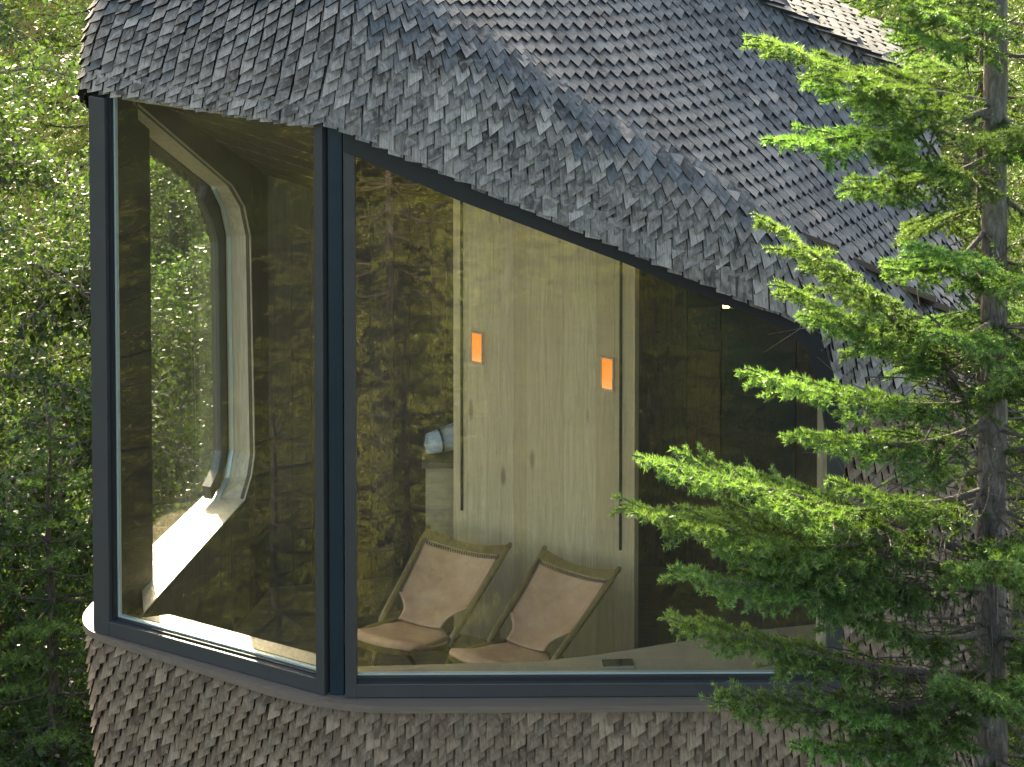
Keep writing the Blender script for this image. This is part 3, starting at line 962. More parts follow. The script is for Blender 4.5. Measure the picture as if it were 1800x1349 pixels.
# ------------------------------------------------------------------ interior
CEIL = lambda x, y: ZC - 2.83 + .02 * (x + .8) - .46 * (y - 10.5) - .42 * max(0.0, x) + .34 * max(0.0, -.9 - x)
inset = OL - ONRM * 0.11
ipoly = inset[::3]
def xrange(y):
    xs = []
    n_ = len(ipoly)
    for i in range(n_):
        a, b = ipoly[i], ipoly[(i + 1) % n_]
        if (a[1] - y) * (b[1] - y) < 0:
            xs.append(a[0] + (b[0] - a[0]) * (y - a[1]) / (b[1] - a[1]))
    return (min(xs), max(xs)) if len(xs) >= 2 else None
ceil = sub(empty('ceiling', (0, 11.8, ZC - 3.4), parent=cabin))
y = 10.42
while y < 13.3:
    a, b = xrange(y), xrange(y + .14)
    if a and b:
        x0, x1 = min(min(a[0], b[0]) + .01, -.95), min(a[1], b[1]) - .02
        dz = random.uniform(-.003, .003)
        for xa, xb in ((x0, -.9), (-.9, 0.0), (0.0, x1)):
            V = [Vector((xx, yy, CEIL(xx, yy) + dz)) for xx, yy in ((xa, y), (xb, y), (xb, y + .137), (xa, y + .137))]
            o = pymesh('board', V + [v + Vector((0, 0, .03)) for v in V], BOXF, M['ceiling'], ceil)
            o.matrix_parent_inverse = Matrix.Translation(-Vector((0, 11.8, ZC - 3.4)))
    y += .14
sub(prism('floor', [(p[0], p[1], Z_FLOOR) for p in ipoly[::2]], (0, 0, -.06), M['floor'], cabin))
# lining from floor to sill behind the skirt
selA = [i for i in gi]
strip_board('inner_skirting', selA, -.13, -.16, Z_FLOOR, Z_LEDGE - .03, M['dark_plank'], cabin)

def plank_wall(name, a, b, n_in, z0, topf, width, mat, th=.03, lab=None, jit=.25, gap=.0022):
    """vertical boards along a plan line; topf gives the height of the top at a point"""
    e = sub(empty(name, (a.x, a.y, z0), parent=cabin))
    if lab: tag(e, lab)
    Ln = (b - a).length; d = (b - a) / Ln
    s = 0.0
    while s < Ln - .01:
        w = min(width * random.uniform(1 - jit, 1 + jit), Ln - s)
        if Ln - s - w < .03: w = Ln - s
        p = a + d * s; q_ = a + d * (s + w - gap)
        pr = random.uniform(0, .0015)
        V = []
        for o_ in (pr, -th):
            for r_, zz in ((p, z0), (q_, z0), (q_, topf(q_)), (p, topf(p))):
                V.append(Vector((r_.x + n_in.x * o_, r_.y + n_in.y * o_, zz)))
        o = pymesh('plank', V, BOXF, mat, e)
        o.matrix_parent_inverse = Matrix.Translation(-e.location)
        s += w
    return e
ctop = lambda p: CEIL(p.x, p.y) + .02
# partition of pale boards, parallel to the left glazing
PR = at(1113, 700, 11.7)
dP = dLC; nP = nLC
Pr2 = Vector((PR.x, PR.y))
lo, hi = 0, 3
for _ in range(50):
    mid = (lo + hi) / 2
    c = Pr2 - dP * mid
    if project([[c.x, c.y, ZC - 4.5]])[0, 0] > 797: lo = mid
    else: hi = mid
Pl2 = Pr2 - dP * lo
part = plank_wall('partition_wall', Pl2, Pr2, nP, Z_FLOOR, ctop, .098, M['panel'], .04, 'pale knotty board partition behind the chairs', gap=.0009)
def on_part(px, py, out=.006):
    lo, hi = -.5, 3
    for _ in range(50):
        mid = (lo + hi) / 2
        c = Pr2 - dP * mid + nP * out
        if project([[c.x, c.y, at(px, py, c.y).z]])[0, 0] > px: lo = mid
        else: hi = mid
    c = Pr2 - dP * lo + nP * out
    return Vector((c.x, c.y, at(px, py, c.y).z))
for pxs, ya, yb in ((812, 345, 897), (1090.5, 452, 967)):
    a, b = on_part(pxs, ya), on_part(pxs, yb); a.x, a.y = b.x, b.y
    o = beam('light_slot', a, b, d3(dP) * .011, d3(nP) * .012, M['black'], part)
    o.matrix_parent_inverse = Matrix.Translation(-part.location)
# return edge of the partition
a = on_part(1113, 700); e_ = Vector((a.x, a.y)) - nP * .02
o = beam('edge_strip', v3(e_ + dP * .006, Z_FLOOR), v3(e_ + dP * .006, ctop(e_)), d3(dP) * .01, d3(nP) * .05, M['panel'], part)
o.matrix_parent_inverse = Matrix.Translation(-part.location)
# wall behind it running back: closes the dark room
# inner wall beside and below the rear window
bi = lambda t: Lp + dB * t + nB_in * (DEP - .007)
t_end = bt(474, DEP)
tO = pi_[4][0]
plank_wall('inner_wall', bi(tO + .004), bi(t_end), nB_in, Z_FLOOR, ctop, .13, M['dark_plank'], .02)
plank_wall('inner_wall', bi(.02), bi(tO), nB_in, Z_FLOOR, lambda p: Z_LEDGE - .024, .14, M['dark_plank'], .02)
PIb = [p - d3(nB_in) * .007 for p in PI]
# boards filling the corners around the chamfered opening
for ia, ib in ((0, 1), (1, 2), (2, 3)):
    ta, tb = pi_[ia][0], pi_[ib][0]
    wpart(prism('corner_board', [PIb[ib], PIb[ia], bp(ta, DEP - .007, ctop(bi(ta))), bp(tb, DEP - .007, ctop(bi(tb)))], d3(nB_in) * -.02, M['dark_plank'], wb), wb)
wpart(prism('corner_board', [PIb[4], PIb[5], PIb[6], bp(tO + .002, DEP - .007, Z_LEDGE - .024)], d3(nB_in) * -.02, M['dark_plank'], wb), wb)
wpart(prism('corner_board', [PIb[3], bp(pi_[3][0], DEP - .007, ctop(bi(pi_[3][0]))), bp(tO + .004, DEP - .007, ctop(bi(tO))), PIb[4]], d3(nB_in) * -.02, M['dark_plank'], wb), wb)
q0 = bi(t_end); q1 = Vector((.65, 13.05))
dq = (q1 - q0).normalized()
plank_wall('inner_wall', q0, q1, Vector((dq.y, -dq.x)), Z_FLOOR, ctop, .105, M['dark_plank'], .03, 'dark smoked board wall at the back of the room')
# dark wet-room side to the right of the partition
k0 = Vector((.55, 12.98)); k1 = Vector((2.0, 12.75))
dk = (k1 - k0).normalized(); nk = Vector((dk.y, -dk.x))
def ks(px):
    lo, hi = -1, 3
    for _ in range(50):
        mid = (lo + hi) / 2
        c = k0 + dk * mid
        if project([[c.x, c.y, ZC - 4.7]])[0, 0] < px: lo = mid
        else: hi = mid
    return lo
def kpanel(nm, px0, px1, z0, z1, mat, out=.0, th=.03, lab=None):
    a, b = k0 + dk * ks(px0) + nk * out, k0 + dk * ks(px1) + nk * out
    o = sub(prism(nm, [v3(a, z0), v3(b, z0), v3(b, z1), v3(a, z1)], d3(nk) * -th, M[mat], cabin, .002))
    if lab: tag(o, lab)
    return o
zz1 = ZC - 3.9
kpanel('wall_panel', 1060, 1207, Z_FLOOR, zz1, 'dark_plank')
kpanel('cabinet_front', 1208.5, 1266, Z_FLOOR, ZC - 4.75, 'brown_panel', .004, lab='dark brown wooden cabinet front in the shaded back of the cabin')
kpanel('wall_panel', 1208.5, 1266, ZC - 4.745, zz1, 'dark_wall')
kpanel('glass_screen', 1270, 1398, Z_FLOOR, ZC - 3.95, 'dark_wall', .006, lab='dark wet room screen')
door = kpanel('door', 1401, 1446, Z_FLOOR, ZC - 4.0, 'dark_plank', .006, lab='dark interior door with black handle')
kpanel('wall_panel', 1449, 1640, Z_FLOOR, ZC - 4.0, 'dark_wall')
def kpt(px, py, out):
    c = k0 + dk * ks(px) + nk * out
    return Vector((c.x, c.y, at(px, py, c.y).z))
def child_of(o, p):
    o.matrix_parent_inverse = p.matrix_world.inverted()
    return o
hv, hf = tube_np([kpt(1424, 790, .01), kpt(1424, 790, .045), kpt(1426, 791, .05), kpt(1446, 793, .05)], [.012, .012, .010, .009], 10)
o = obj('door_handle', npmesh('door_handle', hv, hf, [M['black']], True), door); o.matrix_parent_inverse = _pm
for py in (790, 815):
    c = kpt(1423, py, .008); c2 = kpt(1423, py, .018)
    rv, rf = tube_np([c, c2, c2 + d3(nk) * .001], [.026, .026, .001], 18)
    o = obj('lock_rosette', npmesh('lock_rosette', rv, rf, [M['black']], True), door); o.matrix_parent_inverse = _pm
# inner face behind the solid right wall so no light leaks
# oak ledge inside the front glazing, widening to the right
lp = [(628, 1172), (760, 1168), (950, 1163), (1060, 1150), (1220, 1124), (1330, 1108), (1452, 1096)]
back = [at(px, py, 5.345 / math.tan(PITCH + math.atan((py - CY0) / F_PX))) for px, py in lp]
front = [Vector((p.x, 10.462, Z_LEDGE)) for p in back]
led = [Vector((p.x, p.y, Z_LEDGE)) for p in back]
ledge = sub(prism('window_ledge', front + list(reversed(led)), (0, 0, -.04), M['ledge'], cabin))
tag(ledge, 'oak ledge inside the front window, widening to the right')
# narrow ledge inside the left glazing
lw = [on_line(Lp, dLC, nLC, .16, -.07, Z_LEDGE), on_line(Lp, dLC, nLC, sC, -.07, Z_LEDGE), on_line(Lp, dLC, nLC, sC, -.16, Z_LEDGE), on_line(Lp, dLC, nLC, .26, -.16, Z_LEDGE)]
sub(prism('window_ledge', lw, (0, 0, -.03), M['reveal'], cabin))

# ------------------------------------------------------------------ things inside
def wall_light(px0, px1, y0, y1, label):
    c = [on_part(px0, y0, .006), on_part(px1, y0, .006), on_part(px1, y1, .006), on_part(px0, y1, .006)]
    z1 = (c[0].z + c[1].z) / 2; z0 = (c[2].z + c[3].z) / 2
    w = empty('wall_light', (c[0].x, c[0].y, z0))
    inv = Matrix.Translation(-w.location)
    a, b = Vector((c[0].x, c[0].y)), Vector((c[1].x, c[1].y))
    def box(nm, s0_, s1_, za, zb, o0, o1, mat):
        p, q_ = a + (b - a) * s0_, a + (b - a) * s1_
        V = [v3(r_ + nP * o_, zz) for o_ in (o0, o1) for r_, zz in ((p, za), (q_, za), (q_, zb), (p, zb))]
        o = pymesh(nm, V, BOXF, M[mat], w); o.matrix_parent_inverse = inv
    box('glow_plate', .10, .90, z0 + .008, z1 - .008, .001, .006, 'lamp_glow')
    box('side_trim', 0, .10, z0, z1, .0, .014, 'panel')
    box('side_trim', .90, 1.0, z0, z1, .0, .014, 'panel')
    box('end_trim', .10, .90, z1 - .008, z1, .0, .014, 'panel')
    box('end_trim', .10, .90, z0, z0 + .008, .0, .014, 'panel')
    tag(w, label, 'wall light', 'recessed amber lights on the partition')
wall_light(829, 850, 583, 638, 'glowing amber wall light left on the pale partition, above the left chair')
wall_light(1057, 1080, 627, 686, 'glowing amber wall light right on the pale partition, beside the right black slot')

# bench-bed with a rolled towel
b0_ = at(748, 812, 12.35)
bed = empty('bed_base', (b0_.x, 12.35, Z_FLOOR)); tag(bed, 'wooden bed base at the back of the cabin, half hidden by the partition', 'bed')
binv = Matrix.Translation(-bed.location)
o = pymesh('side_board', [Vector((b0_.x + dx, 12.35 + dy, Z_FLOOR + dz)) for dz in (0, b0_.z - Z_FLOOR - .03) for dx, dy in ((0, 0), (.9, 0), (.9, .5), (0, .5))], BOXF, M['ledge'], bed); o.matrix_parent_inverse = binv
o = pymesh('top_board', [Vector((b0_.x + dx, 12.35 + dy, b0_.z + dz)) for dz in (-.028, 0) for dx, dy in ((-.02, -.02), (.9, -.02), (.9, .52), (-.02, .52))], BOXF, M['floor'], bed); o.matrix_parent_inverse = binv
# towel roll: a spiral-ended roll, its axis running to the right and back
tw = at(752, 800, 12.44)
tr_ = empty('towel_roll', (tw.x, tw.y, b0_.z)); tag(tr_, 'rolled grey towel lying on the bed base beside the partition', 'towel')
tinv = Matrix.Translation(-tr_.location)
ax = Vector((.93, .36, 0)).normalized(); sd = Vector((-.36, .93, 0))
cen = Vector((tw.x, tw.y, b0_.z + .058))
pts = []
VV, FF = [], []
nk_ = 60
for k in range(nk_):
    t = k / (nk_ - 1); rr = .012 + .044 * t; an = t * 5.2 * 2 * math.pi
    p = cen.copy(); dx_ = sd * math.cos(an) * rr + UP * math.sin(an) * rr
    w0 = random.uniform(-.006, .006)
    for m_ in range(5):
        VV.append(p + dx_ * (1 + .75 * m_ / 4) + ax * (w0 * (1 - m_ / 4) + m_ / 4 * .34) + UP * (.045 * m_ / 4) + Vector((random.uniform(-.004, .004), random.uniform(-.004, .004), random.uniform(-.003, .003))))
for k in range(nk_ - 1):
    for m_ in range(4):
        i = k * 5 + m_
        FF.append((i, i + 1, i + 6, i + 5))
o = pymesh('towel_cloth', VV, FF, M['towel'], tr_, True); o.matrix_parent_inverse = tinv
md = o.modifiers.new('thick', 'SOLIDIFY'); md.thickness = .005
rv, rf = tube_np([cen + ax * .06 + UP * .008, cen + ax * .072 + UP * .009], [.067, .069], 24)
o = obj('tie_band', npmesh('tie_band', rv, rf, [M['dark_wall']], True), tr_); o.matrix_parent_inverse = tinv

# ceiling spots
sp = at(1272, 542, 12.2)
spot = empty('ceiling_spot', sp); tag(spot, 'small lit ceiling spot bar glowing under the sloping window head', 'ceiling light')
sinv = Matrix.Translation(-Vector(sp))
o = beam('housing', sp + Vector((.03, 0, .012)), sp + Vector((.09, 0, .012)), Vector((0, .03, 0)), Vector((0, 0, .022)), M['spacer'], spot, .002); o.matrix_parent_inverse = sinv
for k in range(3):
    p = sp + Vector((k * .012, 0, .006))
    sv, sf = tube_np([p + Vector((0, 0, -.006)), p + Vector((0, 0, .0)), p + Vector((0, 0, .008))], [.002, .006, .005], 10)
    o = obj('bulb', npmesh('bulb', sv, sf, [M['spot_glow']], True), spot); o.matrix_parent_inverse = sinv
o = beam('mount', sp + Vector((.0, 0, .024)), sp + Vector((.10, 0, .024)), Vector((0, .035, 0)), Vector((0, 0, .01)), M['black'], spot); o.matrix_parent_inverse = sinv
o = beam('stem', sp + Vector((.05, 0, .029)), sp + Vector((.05, 0, CEIL(sp.x + .05, sp.y) - sp.z + .01)), Vector((.012, 0, 0)), Vector((0, .012, 0)), M['black'], spot); o.matrix_parent_inverse = sinv

# phone on the ledge
ph = at(1086, 1165, 5.335 / math.tan(PITCH + math.atan((1165 - CY0) / F_PX)))
phone = empty('phone', (ph.x, ph.y, Z_LEDGE + .001), R(4)); tag(phone, 'dark smartphone lying flat on the oak window ledge', 'phone')
def rrect(w, h, r, z, seg=5):
    P = []
    for cx, cy, a0 in ((w / 2 - r, h / 2 - r, 0), (-w / 2 + r, h / 2 - r, 90), (-w / 2 + r, -h / 2 + r, 180), (w / 2 - r, -h / 2 + r, 270)):
        for k in range(seg + 1):
            an = R(a0 + 90 * k / seg); P.append((cx + r * math.cos(an), cy + r * math.sin(an), z))
    return P
prism('body', rrect(.150, .072, .011, 0), (0, 0, .0085), M['phone_rim'], phone)
prism('screen', rrect(.144, .066, .009, .0087), (0, 0, .0006), M['phone'], phone)

# ------------------------------------------------------------------ lounge chairs
def chair(px_l, py_l, label, yaw, W=.402):
    """px_l,py_l: picture position of the point where the left rod meets the seat"""
    zs = Z_FLOOR + .40
    Y = (CAMZ - zs) / math.tan(PITCH + math.atan((py_l - CY0) / F_PX))
    o3 = at(px_l, py_l, Y)
    w = Vector((math.cos(yaw), math.sin(yaw), 0)); b = Vector((-math.sin(yaw), math.cos(yaw), 0))
    base = Vector((o3.x, o3.y, Z_FLOOR)) + w * W / 2
    root = empty('lounge_chair', base, yaw)
    tag(root, label, 'chair', 'leather lounge chairs by the partition')
    # local: x width, y back, z up
    h = .40
    for s in (-1, 1):
        x0 = s * W / 2; x1 = s * (W / 2 + .034) + .028
        pts = [(x0 * .98, -.030, h - .045), (x0, 0, h), (x0 + (x1 - x0) * .5, .25, h + .125), (x1, .505, h + .262)]
        # smooth rod
        P = np.array(pts); t = np.linspace(0, 1, 14); tt = np.linspace(0, 1, 4)
        P = np.stack([np.interp(t, tt, P[:, c]) for c in range(3)], 1)
        rad = np.interp(t, [0, .4, .97, 1], [.015, .0165, .013, .008])
        V, Fq = tube_np(P, rad, 10)
        cap = np.array([[len(V) - 10 + i for i in range(10)]])
        me = npmesh('back_rod', V, Fq, [M['chair_wood']], True)
        obj('back_rod', me, root)
        V, Fq = tube_np([(x1, .495, h + .257), (x1, .507, h + .263), (x1, .516, h + .268), (x1, .519, h + .2695)], [.0135, .0135, .009, .001], 10)
        obj('rod_tip', npmesh('rod_tip', V, Fq, [M['chair_wood']], True), root)
        # front leg continues below, back leg
        V, Fq = tube_np([(x0, .02, h - .005), (x0, -.05, h - .12), (x0 * 1.02, -.16, .0)], [.016, .016, .011], 10)
        obj('leg', npmesh('leg', V, Fq, [M['chair_wood']], True), root)
        V, Fq = tube_np([(x0 * .9, -.06, h - .02), (x0 * .9, .12, h - .16), (x0 * .92, .34, .0)], [.015, .015, .011], 10)
        obj('leg', npmesh('leg', V, Fq, [M['chair_wood']], True), root)
        # seat side rail
        V, Fq = tube_np([(x0 * .88, -.375, h + .085), (x0 * .9, -.15, h + .026), (x0 * .9, .10, h - .045)], .014, 8)
        obj('seat_rail', npmesh('seat_rail', V, Fq, [M['chair_wood']], True), root)
    # curved top rail
    n_ = 15
    V = []
    for k in range(n_):
        t = k / (n_ - 1) * 2 - 1
        x = t * (W / 2 + .026) + .026; sag = .035 * (1 - t * t)
        for hh, tk in ((.432, 0), (.490 - .018 * (1 - t * t), 0), (.490 - .018 * (1 - t * t), .014), (.432, .014)):
            yy = hh + .0; zz = h + hh * .519
            V.append(Vector((x, yy + sag * .5 + tk * .45, zz - sag * .75 + tk * .9)))
    Fc = []
    for k in range(n_ - 1):
        for m_ in range(4):
            Fc.append((k * 4 + m_, k * 4 + (m_ + 1) % 4, k * 4 + 4 + (m_ + 1) % 4, k * 4 + 4 + m_))
    Fc += [(0, 1, 2, 3), (n_ * 4 - 1, n_ * 4 - 2, n_ * 4 - 3, n_ * 4 - 4)]
    pymesh('top_rail', V, Fc, M['chair_wood'], root)
    # leather back sling: from under the top rail to the seat, cut in below
    nu_, nv_ = 18, 26
    V = []
    for j in range(nv_):
        v = j / (nv_ - 1)                      # 0 top .. 1 bottom
        yy = .430 - v * .415
        if v < .66: wd = 1.0
        else:
            q_ = (v - .66) / .34
            wd = 1.0 - .40 * (math.sin(min(q_ * 1.35, 1) * math.pi / 2))
        for i in range(nu_):
            u_ = i / (nu_ - 1) * 2 - 1
            edge = W / 2 + .034 * (yy / .505) - .006
            x = u_ * edge * wd + .028 * yy / .505
            sag = (.045 * (1 - u_ * u_) * (0.6 + .4 * math.sin(v * math.pi))) * (wd if v > .66 else 1)
            lift = .018 * max(0, 1 - v / .08) * abs(u_) * 0
            V.append(Vector((x, yy + sag * .46 + .006, h + yy * .519 - sag * .85 - .012 * math.sin(v * 3.1) + .004)))
    Fc = [(j * nu_ + i, j * nu_ + i + 1, (j + 1) * nu_ + i + 1, (j + 1) * nu_ + i) for j in range(nv_ - 1) for i in range(nu_ - 1)]
    sl_ = pymesh('back_sling', V, Fc, M['leather'], root, True)
    md = sl_.modifiers.new('thick', 'SOLIDIFY'); md.thickness = .005; md.offset = 0
    # lacing along top and sides
    S, E = [], []
    def lace(p, q_):
        S.append(p); E.append(q_)
    for i in range(nu_ * 2 - 1):
        t = i / 2; i0 = int(t); f_ = t - i0
        p = V[i0].lerp(V[min(i0 + 1, nu_ - 1)], f_); p2 = V[nu_ + i0].lerp(V[nu_ + min(i0 + 1, nu_ - 1)], f_)
        up_ = Vector((0, -.46, .85)) * .0055
        lace(p.lerp(p2, .15) + up_, p.lerp(p2, 1.0) + up_ + Vector((.004, 0, 0)))
    for side in (0, nu_ - 1):
        for j in range(int(nv_ * .66)):
            for f_ in (0, .5):
                p = V[j * nu_ + side].lerp(V[(j + 1) * nu_ + side], f_)
                inn = V[j * nu_ + (1 if side == 0 else nu_ - 2)].lerp(V[(j + 1) * nu_ + (1 if side == 0 else nu_ - 2)], f_)
                up_ = Vector((0, -.46, .85)) * .0055
                lace(p.lerp(inn, .1) + up_, p.lerp(inn, .75) + up_ + Vector((0, .004, .002)))
    V2, F2 = sticks_np([tuple(p) for p in S], [tuple(p) for p in E], .0026, .0026, 4)
    obj('lacing', npmesh('lacing', V2, F2, [M['stitch']]), root)
    # leather seat: padded, dished, rounded front
    nu_, nv_ = 20, 22
    V = []
    for j in range(nv_):
        v = j / (nv_ - 1)
        yy = -.395 + v * .47
        half = (W / 2 - .004) * (1 - .12 * max(0, 1 - v / .16) ** 2) * (1 - .30 * max(0, (v - .75) / .25))
        for i in range(nu_):
            u_ = i / (nu_ - 1) * 2 - 1
            pad = .022 * (1 - abs(u_) ** 5) * min(1, v / .12) ** .6
            z = h + .125 - .235 * v + .075 * v * v + pad - .016 * (1 - u_ * u_) * math.sin(v * math.pi)
            if v < .10: z -= (.10 - v) * .22
            V.append(Vector((u_ * half, yy - .03 * (1 - u_ * u_) * (1 - v) ** 3, z)))
    Fc = [(j * nu_ + i, j * nu_ + i + 1, (j + 1) * nu_ + i + 1, (j + 1) * nu_ + i) for j in range(nv_ - 1) for i in range(nu_ - 1)]
    st = pymesh('seat', V, Fc, M['leather'], root, True)
    md = st.modifiers.new('thick', 'SOLIDIFY'); md.thickness = .022; md.offset = -1 if st.data.polygons[0].normal.z > 0 else 1
    # wooden front apron, bowed
    V = []
    for k in range(13):
        t = k / 12 * 2 - 1
        x = t * (W / 2 - .012); yy = -.392 - .032 * (1 - t * t)
        for dy, dz in ((0, .0), (.018, 0), (.018, .030), (0, .030)):
            V.append(Vector((x, yy + dy + .012 * abs(t) ** 4, h + .068 + dz)))
    Fc = []
    for k in range(12):
        for m_ in range(4):
            Fc.append((k * 4 + m_, k * 4 + (m_ + 1) % 4, k * 4 + 4 + (m_ + 1) % 4, k * 4 + 4 + m_))
    Fc += [(0, 1, 2, 3), (51, 50, 49, 48)]
    pymesh('front_rail', V, Fc, M['chair_wood'], root)
    V, Fq = tube_np([(-W / 2 * .9, .11, h - .15), (W / 2 * .9, .11, h - .15)], .011, 8)
    obj('stretcher', npmesh('stretcher', V, Fq, [M['chair_wood']], True), root)
    return root
chair(671, 1088, 'tan leather lounge chair nearer the dark corner mullion, left of the pair', R(-26))
chair(862, 1124, 'tan leather lounge chair under the right amber light, right of the pair', R(-33), .37)

# ------------------------------------------------------------------ trees
def needles(S, E, tone0, tone1, dens, ln, wd, rng, spread=(38, 75)):
    """needle triangles around twig pieces S->E; tone runs along each piece"""
    S = np.asarray(S); E = np.asarray(E)
    L = np.linalg.norm(E - S, axis=1)
    n = np.maximum(1, rng.poisson(L * dens))
    k = np.repeat(np.arange(len(S)), n)
    m = len(k)
    t = rng.random(m)
    P = S[k] + (E - S)[k] * t[:, None]
    T = ((E - S) / (L[:, None] + 1e-9))[k]
    ref = np.where(np.abs(T[:, 2:3]) > .9, np.array([[1.0, 0, 0]]), np.array([[0, 0, 1.0]]))
    A = np.cross(T, ref); A /= np.linalg.norm(A, axis=1)[:, None] + 1e-9
    B = np.cross(A, T)
    ph = rng.random(m) * 2 * np.pi
    rad = A * np.cos(ph)[:, None] + B * np.sin(ph)[:, None]
    an = np.radians(rng.uniform(spread[0], spread[1], m))
    D = T * np.cos(an)[:, None] + rad * np.sin(an)[:, None] + np.array([0, 0, .12])
    D /= np.linalg.norm(D, axis=1)[:, None]
    l = ln * rng.uniform(.7, 1.2, m)
    wv = np.cross(D, rng.normal(size=(m, 3))); wv /= np.linalg.norm(wv, axis=1)[:, None] + 1e-9
    V = np.stack([P - wv * wd / 2, P + wv * wd / 2, P + D * l[:, None]], 1).reshape(-1, 3)
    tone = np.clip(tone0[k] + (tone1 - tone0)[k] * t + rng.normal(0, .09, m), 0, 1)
    Fq = np.arange(m * 3).reshape(-1, 3)
    return V, Fq, np.repeat(tone, 3)

def spray(P, rng, Lsec, every, bare=.3, ter=.05, droop=.25, side_scale=1.0, flat=None):
    """side shoots of a limb polyline P (N,3) -> twig pieces (S,E,tone0,tone1,green)"""
    P = np.asarray(P, float)
    d = np.r_[0, np.cumsum(np.linalg.norm(np.diff(P, axis=0), axis=1))]
    L = d[-1]
    S, E, T0, T1, G, Rr = [], [], [], [], [], []
    def add(a, b, t0, t1, g, r_):
        S.append(a); E.append(b); T0.append(t0); T1.append(t1); G.append(g); Rr.append(r_)
    def shoot(p, dr, ln, depth, age):
        nseg = 3 if depth == 0 else 2
        cur = p.copy(); dd = dr / np.linalg.norm(dr)
        step = ln / nseg
        for k in range(nseg):
            dd = dd + np.array([0, 0, -droop * .22]) + rng.normal(0, .07, 3)
            if depth == 0 and k > 0: dd = dd + main * .10
            dd /= np.linalg.norm(dd)
            nx_ = cur + dd * step
            f0, f1 = k / nseg, (k + 1) / nseg
            green = rng.random() < (1.15 - bare * 2.0 * (1 - age)) if depth == 0 else True
            if age < bare * .9 and rng.random() < .75: green = False
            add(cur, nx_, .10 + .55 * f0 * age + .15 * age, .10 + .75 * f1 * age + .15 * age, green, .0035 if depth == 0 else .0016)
            if depth == 0 and ln > .09:
                nt_ = max(1, int(step / ter))
                for _ in range(nt_):
                    for sg in (-1, 1):
                        if rng.random() < .86:
                            f = rng.random()
                            q_ = cur + (nx_ - cur) * f
                            sd_ = np.cross(dd, upv); sd_ /= np.linalg.norm(sd_) + 1e-9
                            an = rng.uniform(.65, 1.0)
                            dr2 = dd * math.cos(an) + sd_ * sg * math.sin(an) + upv * rng.normal(0.02, .18)
                            l2 = ln * rng.uniform(.16, .38) * (1.15 - .6 * (f0 + f / nseg))
                            if green or rng.random() < .25:
                                shoot(q_, dr2, max(.03, l2), 1, age)
                            elif rng.random() < .5:
                                add(q_, q_ + dr2 / np.linalg.norm(dr2) * max(.03, l2), 0, 0, False, .0012)
            cur = nx_
    s = L * .08
    upv = np.array([0, 0, 1.0])
    while s < L:
        f = s / L
        p = np.array([np.interp(s, d, P[:, c]) for c in range(3)])
        p2 = np.array([np.interp(min(L, s + .03), d, P[:, c]) for c in range(3)]); p0 = np.array([np.interp(max(0, s - .03), d, P[:, c]) for c in range(3)])
        main = p2 - p0; main /= np.linalg.norm(main) + 1e-9
        sd_ = np.cross(main, upv); sd_ /= np.linalg.norm(sd_) + 1e-9
        for sg in (-1, 1):
            an = rng.uniform(.70, 1.05)
            ln = Lsec * side_scale * rng.uniform(.65, 1.15) * (min(1, f / .3) * .55 + .45) * (1 - f) ** .62 + .05
            dr = main * math.cos(an) + sd_ * sg * math.sin(an) + upv * rng.normal(0.03, .13)
            shoot(p, dr, ln, 0, min(1, f * 1.05 + .1))
        if f > bare:
            s2 = min(L, s + every)
            q_ = np.array([np.interp(s2, d, P[:, c]) for c in range(3)])
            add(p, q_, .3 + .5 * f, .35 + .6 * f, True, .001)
        s += every * rng.uniform(.7, 1.2) * (1.0 if f > .15 else 1.6)
    return tuple(np.array(a) for a in (S, E, T0, T1, G, Rr))

def build_branch(tree, P, rad0, rng, Lsec, every, bare, dens, nl, nw, droop=.25, wood_mat='twig', needle_mat='needle', tshift=0.0):
    S, E, T0, T1, G, Rr = spray(P, rng, Lsec, every, bare, ter=.036, droop=droop)
    n_ = len(P)
    parts = [tube_np(P, np.linspace(rad0, .003, n_), 7)]
    parts.append(sticks_np(S, E, Rr, Rr * .7, 3))
    V, Fq = join_np(parts)
    br = obj('branch', npmesh('branch', V, Fq, [M[wood_mat]], True), tree)
    g = G.astype(bool)
    if g.any():
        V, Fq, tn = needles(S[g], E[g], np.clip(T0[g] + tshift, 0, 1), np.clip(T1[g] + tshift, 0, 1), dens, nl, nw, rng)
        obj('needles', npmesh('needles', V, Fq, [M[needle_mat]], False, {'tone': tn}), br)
    return br

def curve3(a, b, sag, n_=14, lift=0.0):
    """limb from a to b: leaves the trunk, sags, tip lifts"""
    a, b = np.array(a), np.array(b)
    t = np.linspace(0, 1, n_)[:, None]
    P = a + (b - a) * t
    P[:, 2] -= sag * np.sin(np.pi * t[:, 0] ** .8)
    P[:, 2] += lift * t[:, 0] ** 3 - lift * t[:, 0]
    side = np.cross((b - a) / np.linalg.norm(b - a), [0, 0, 1.0])
    P += side * (np.sin(t * 5.0 + a[2] * 7) * .02)
    return P

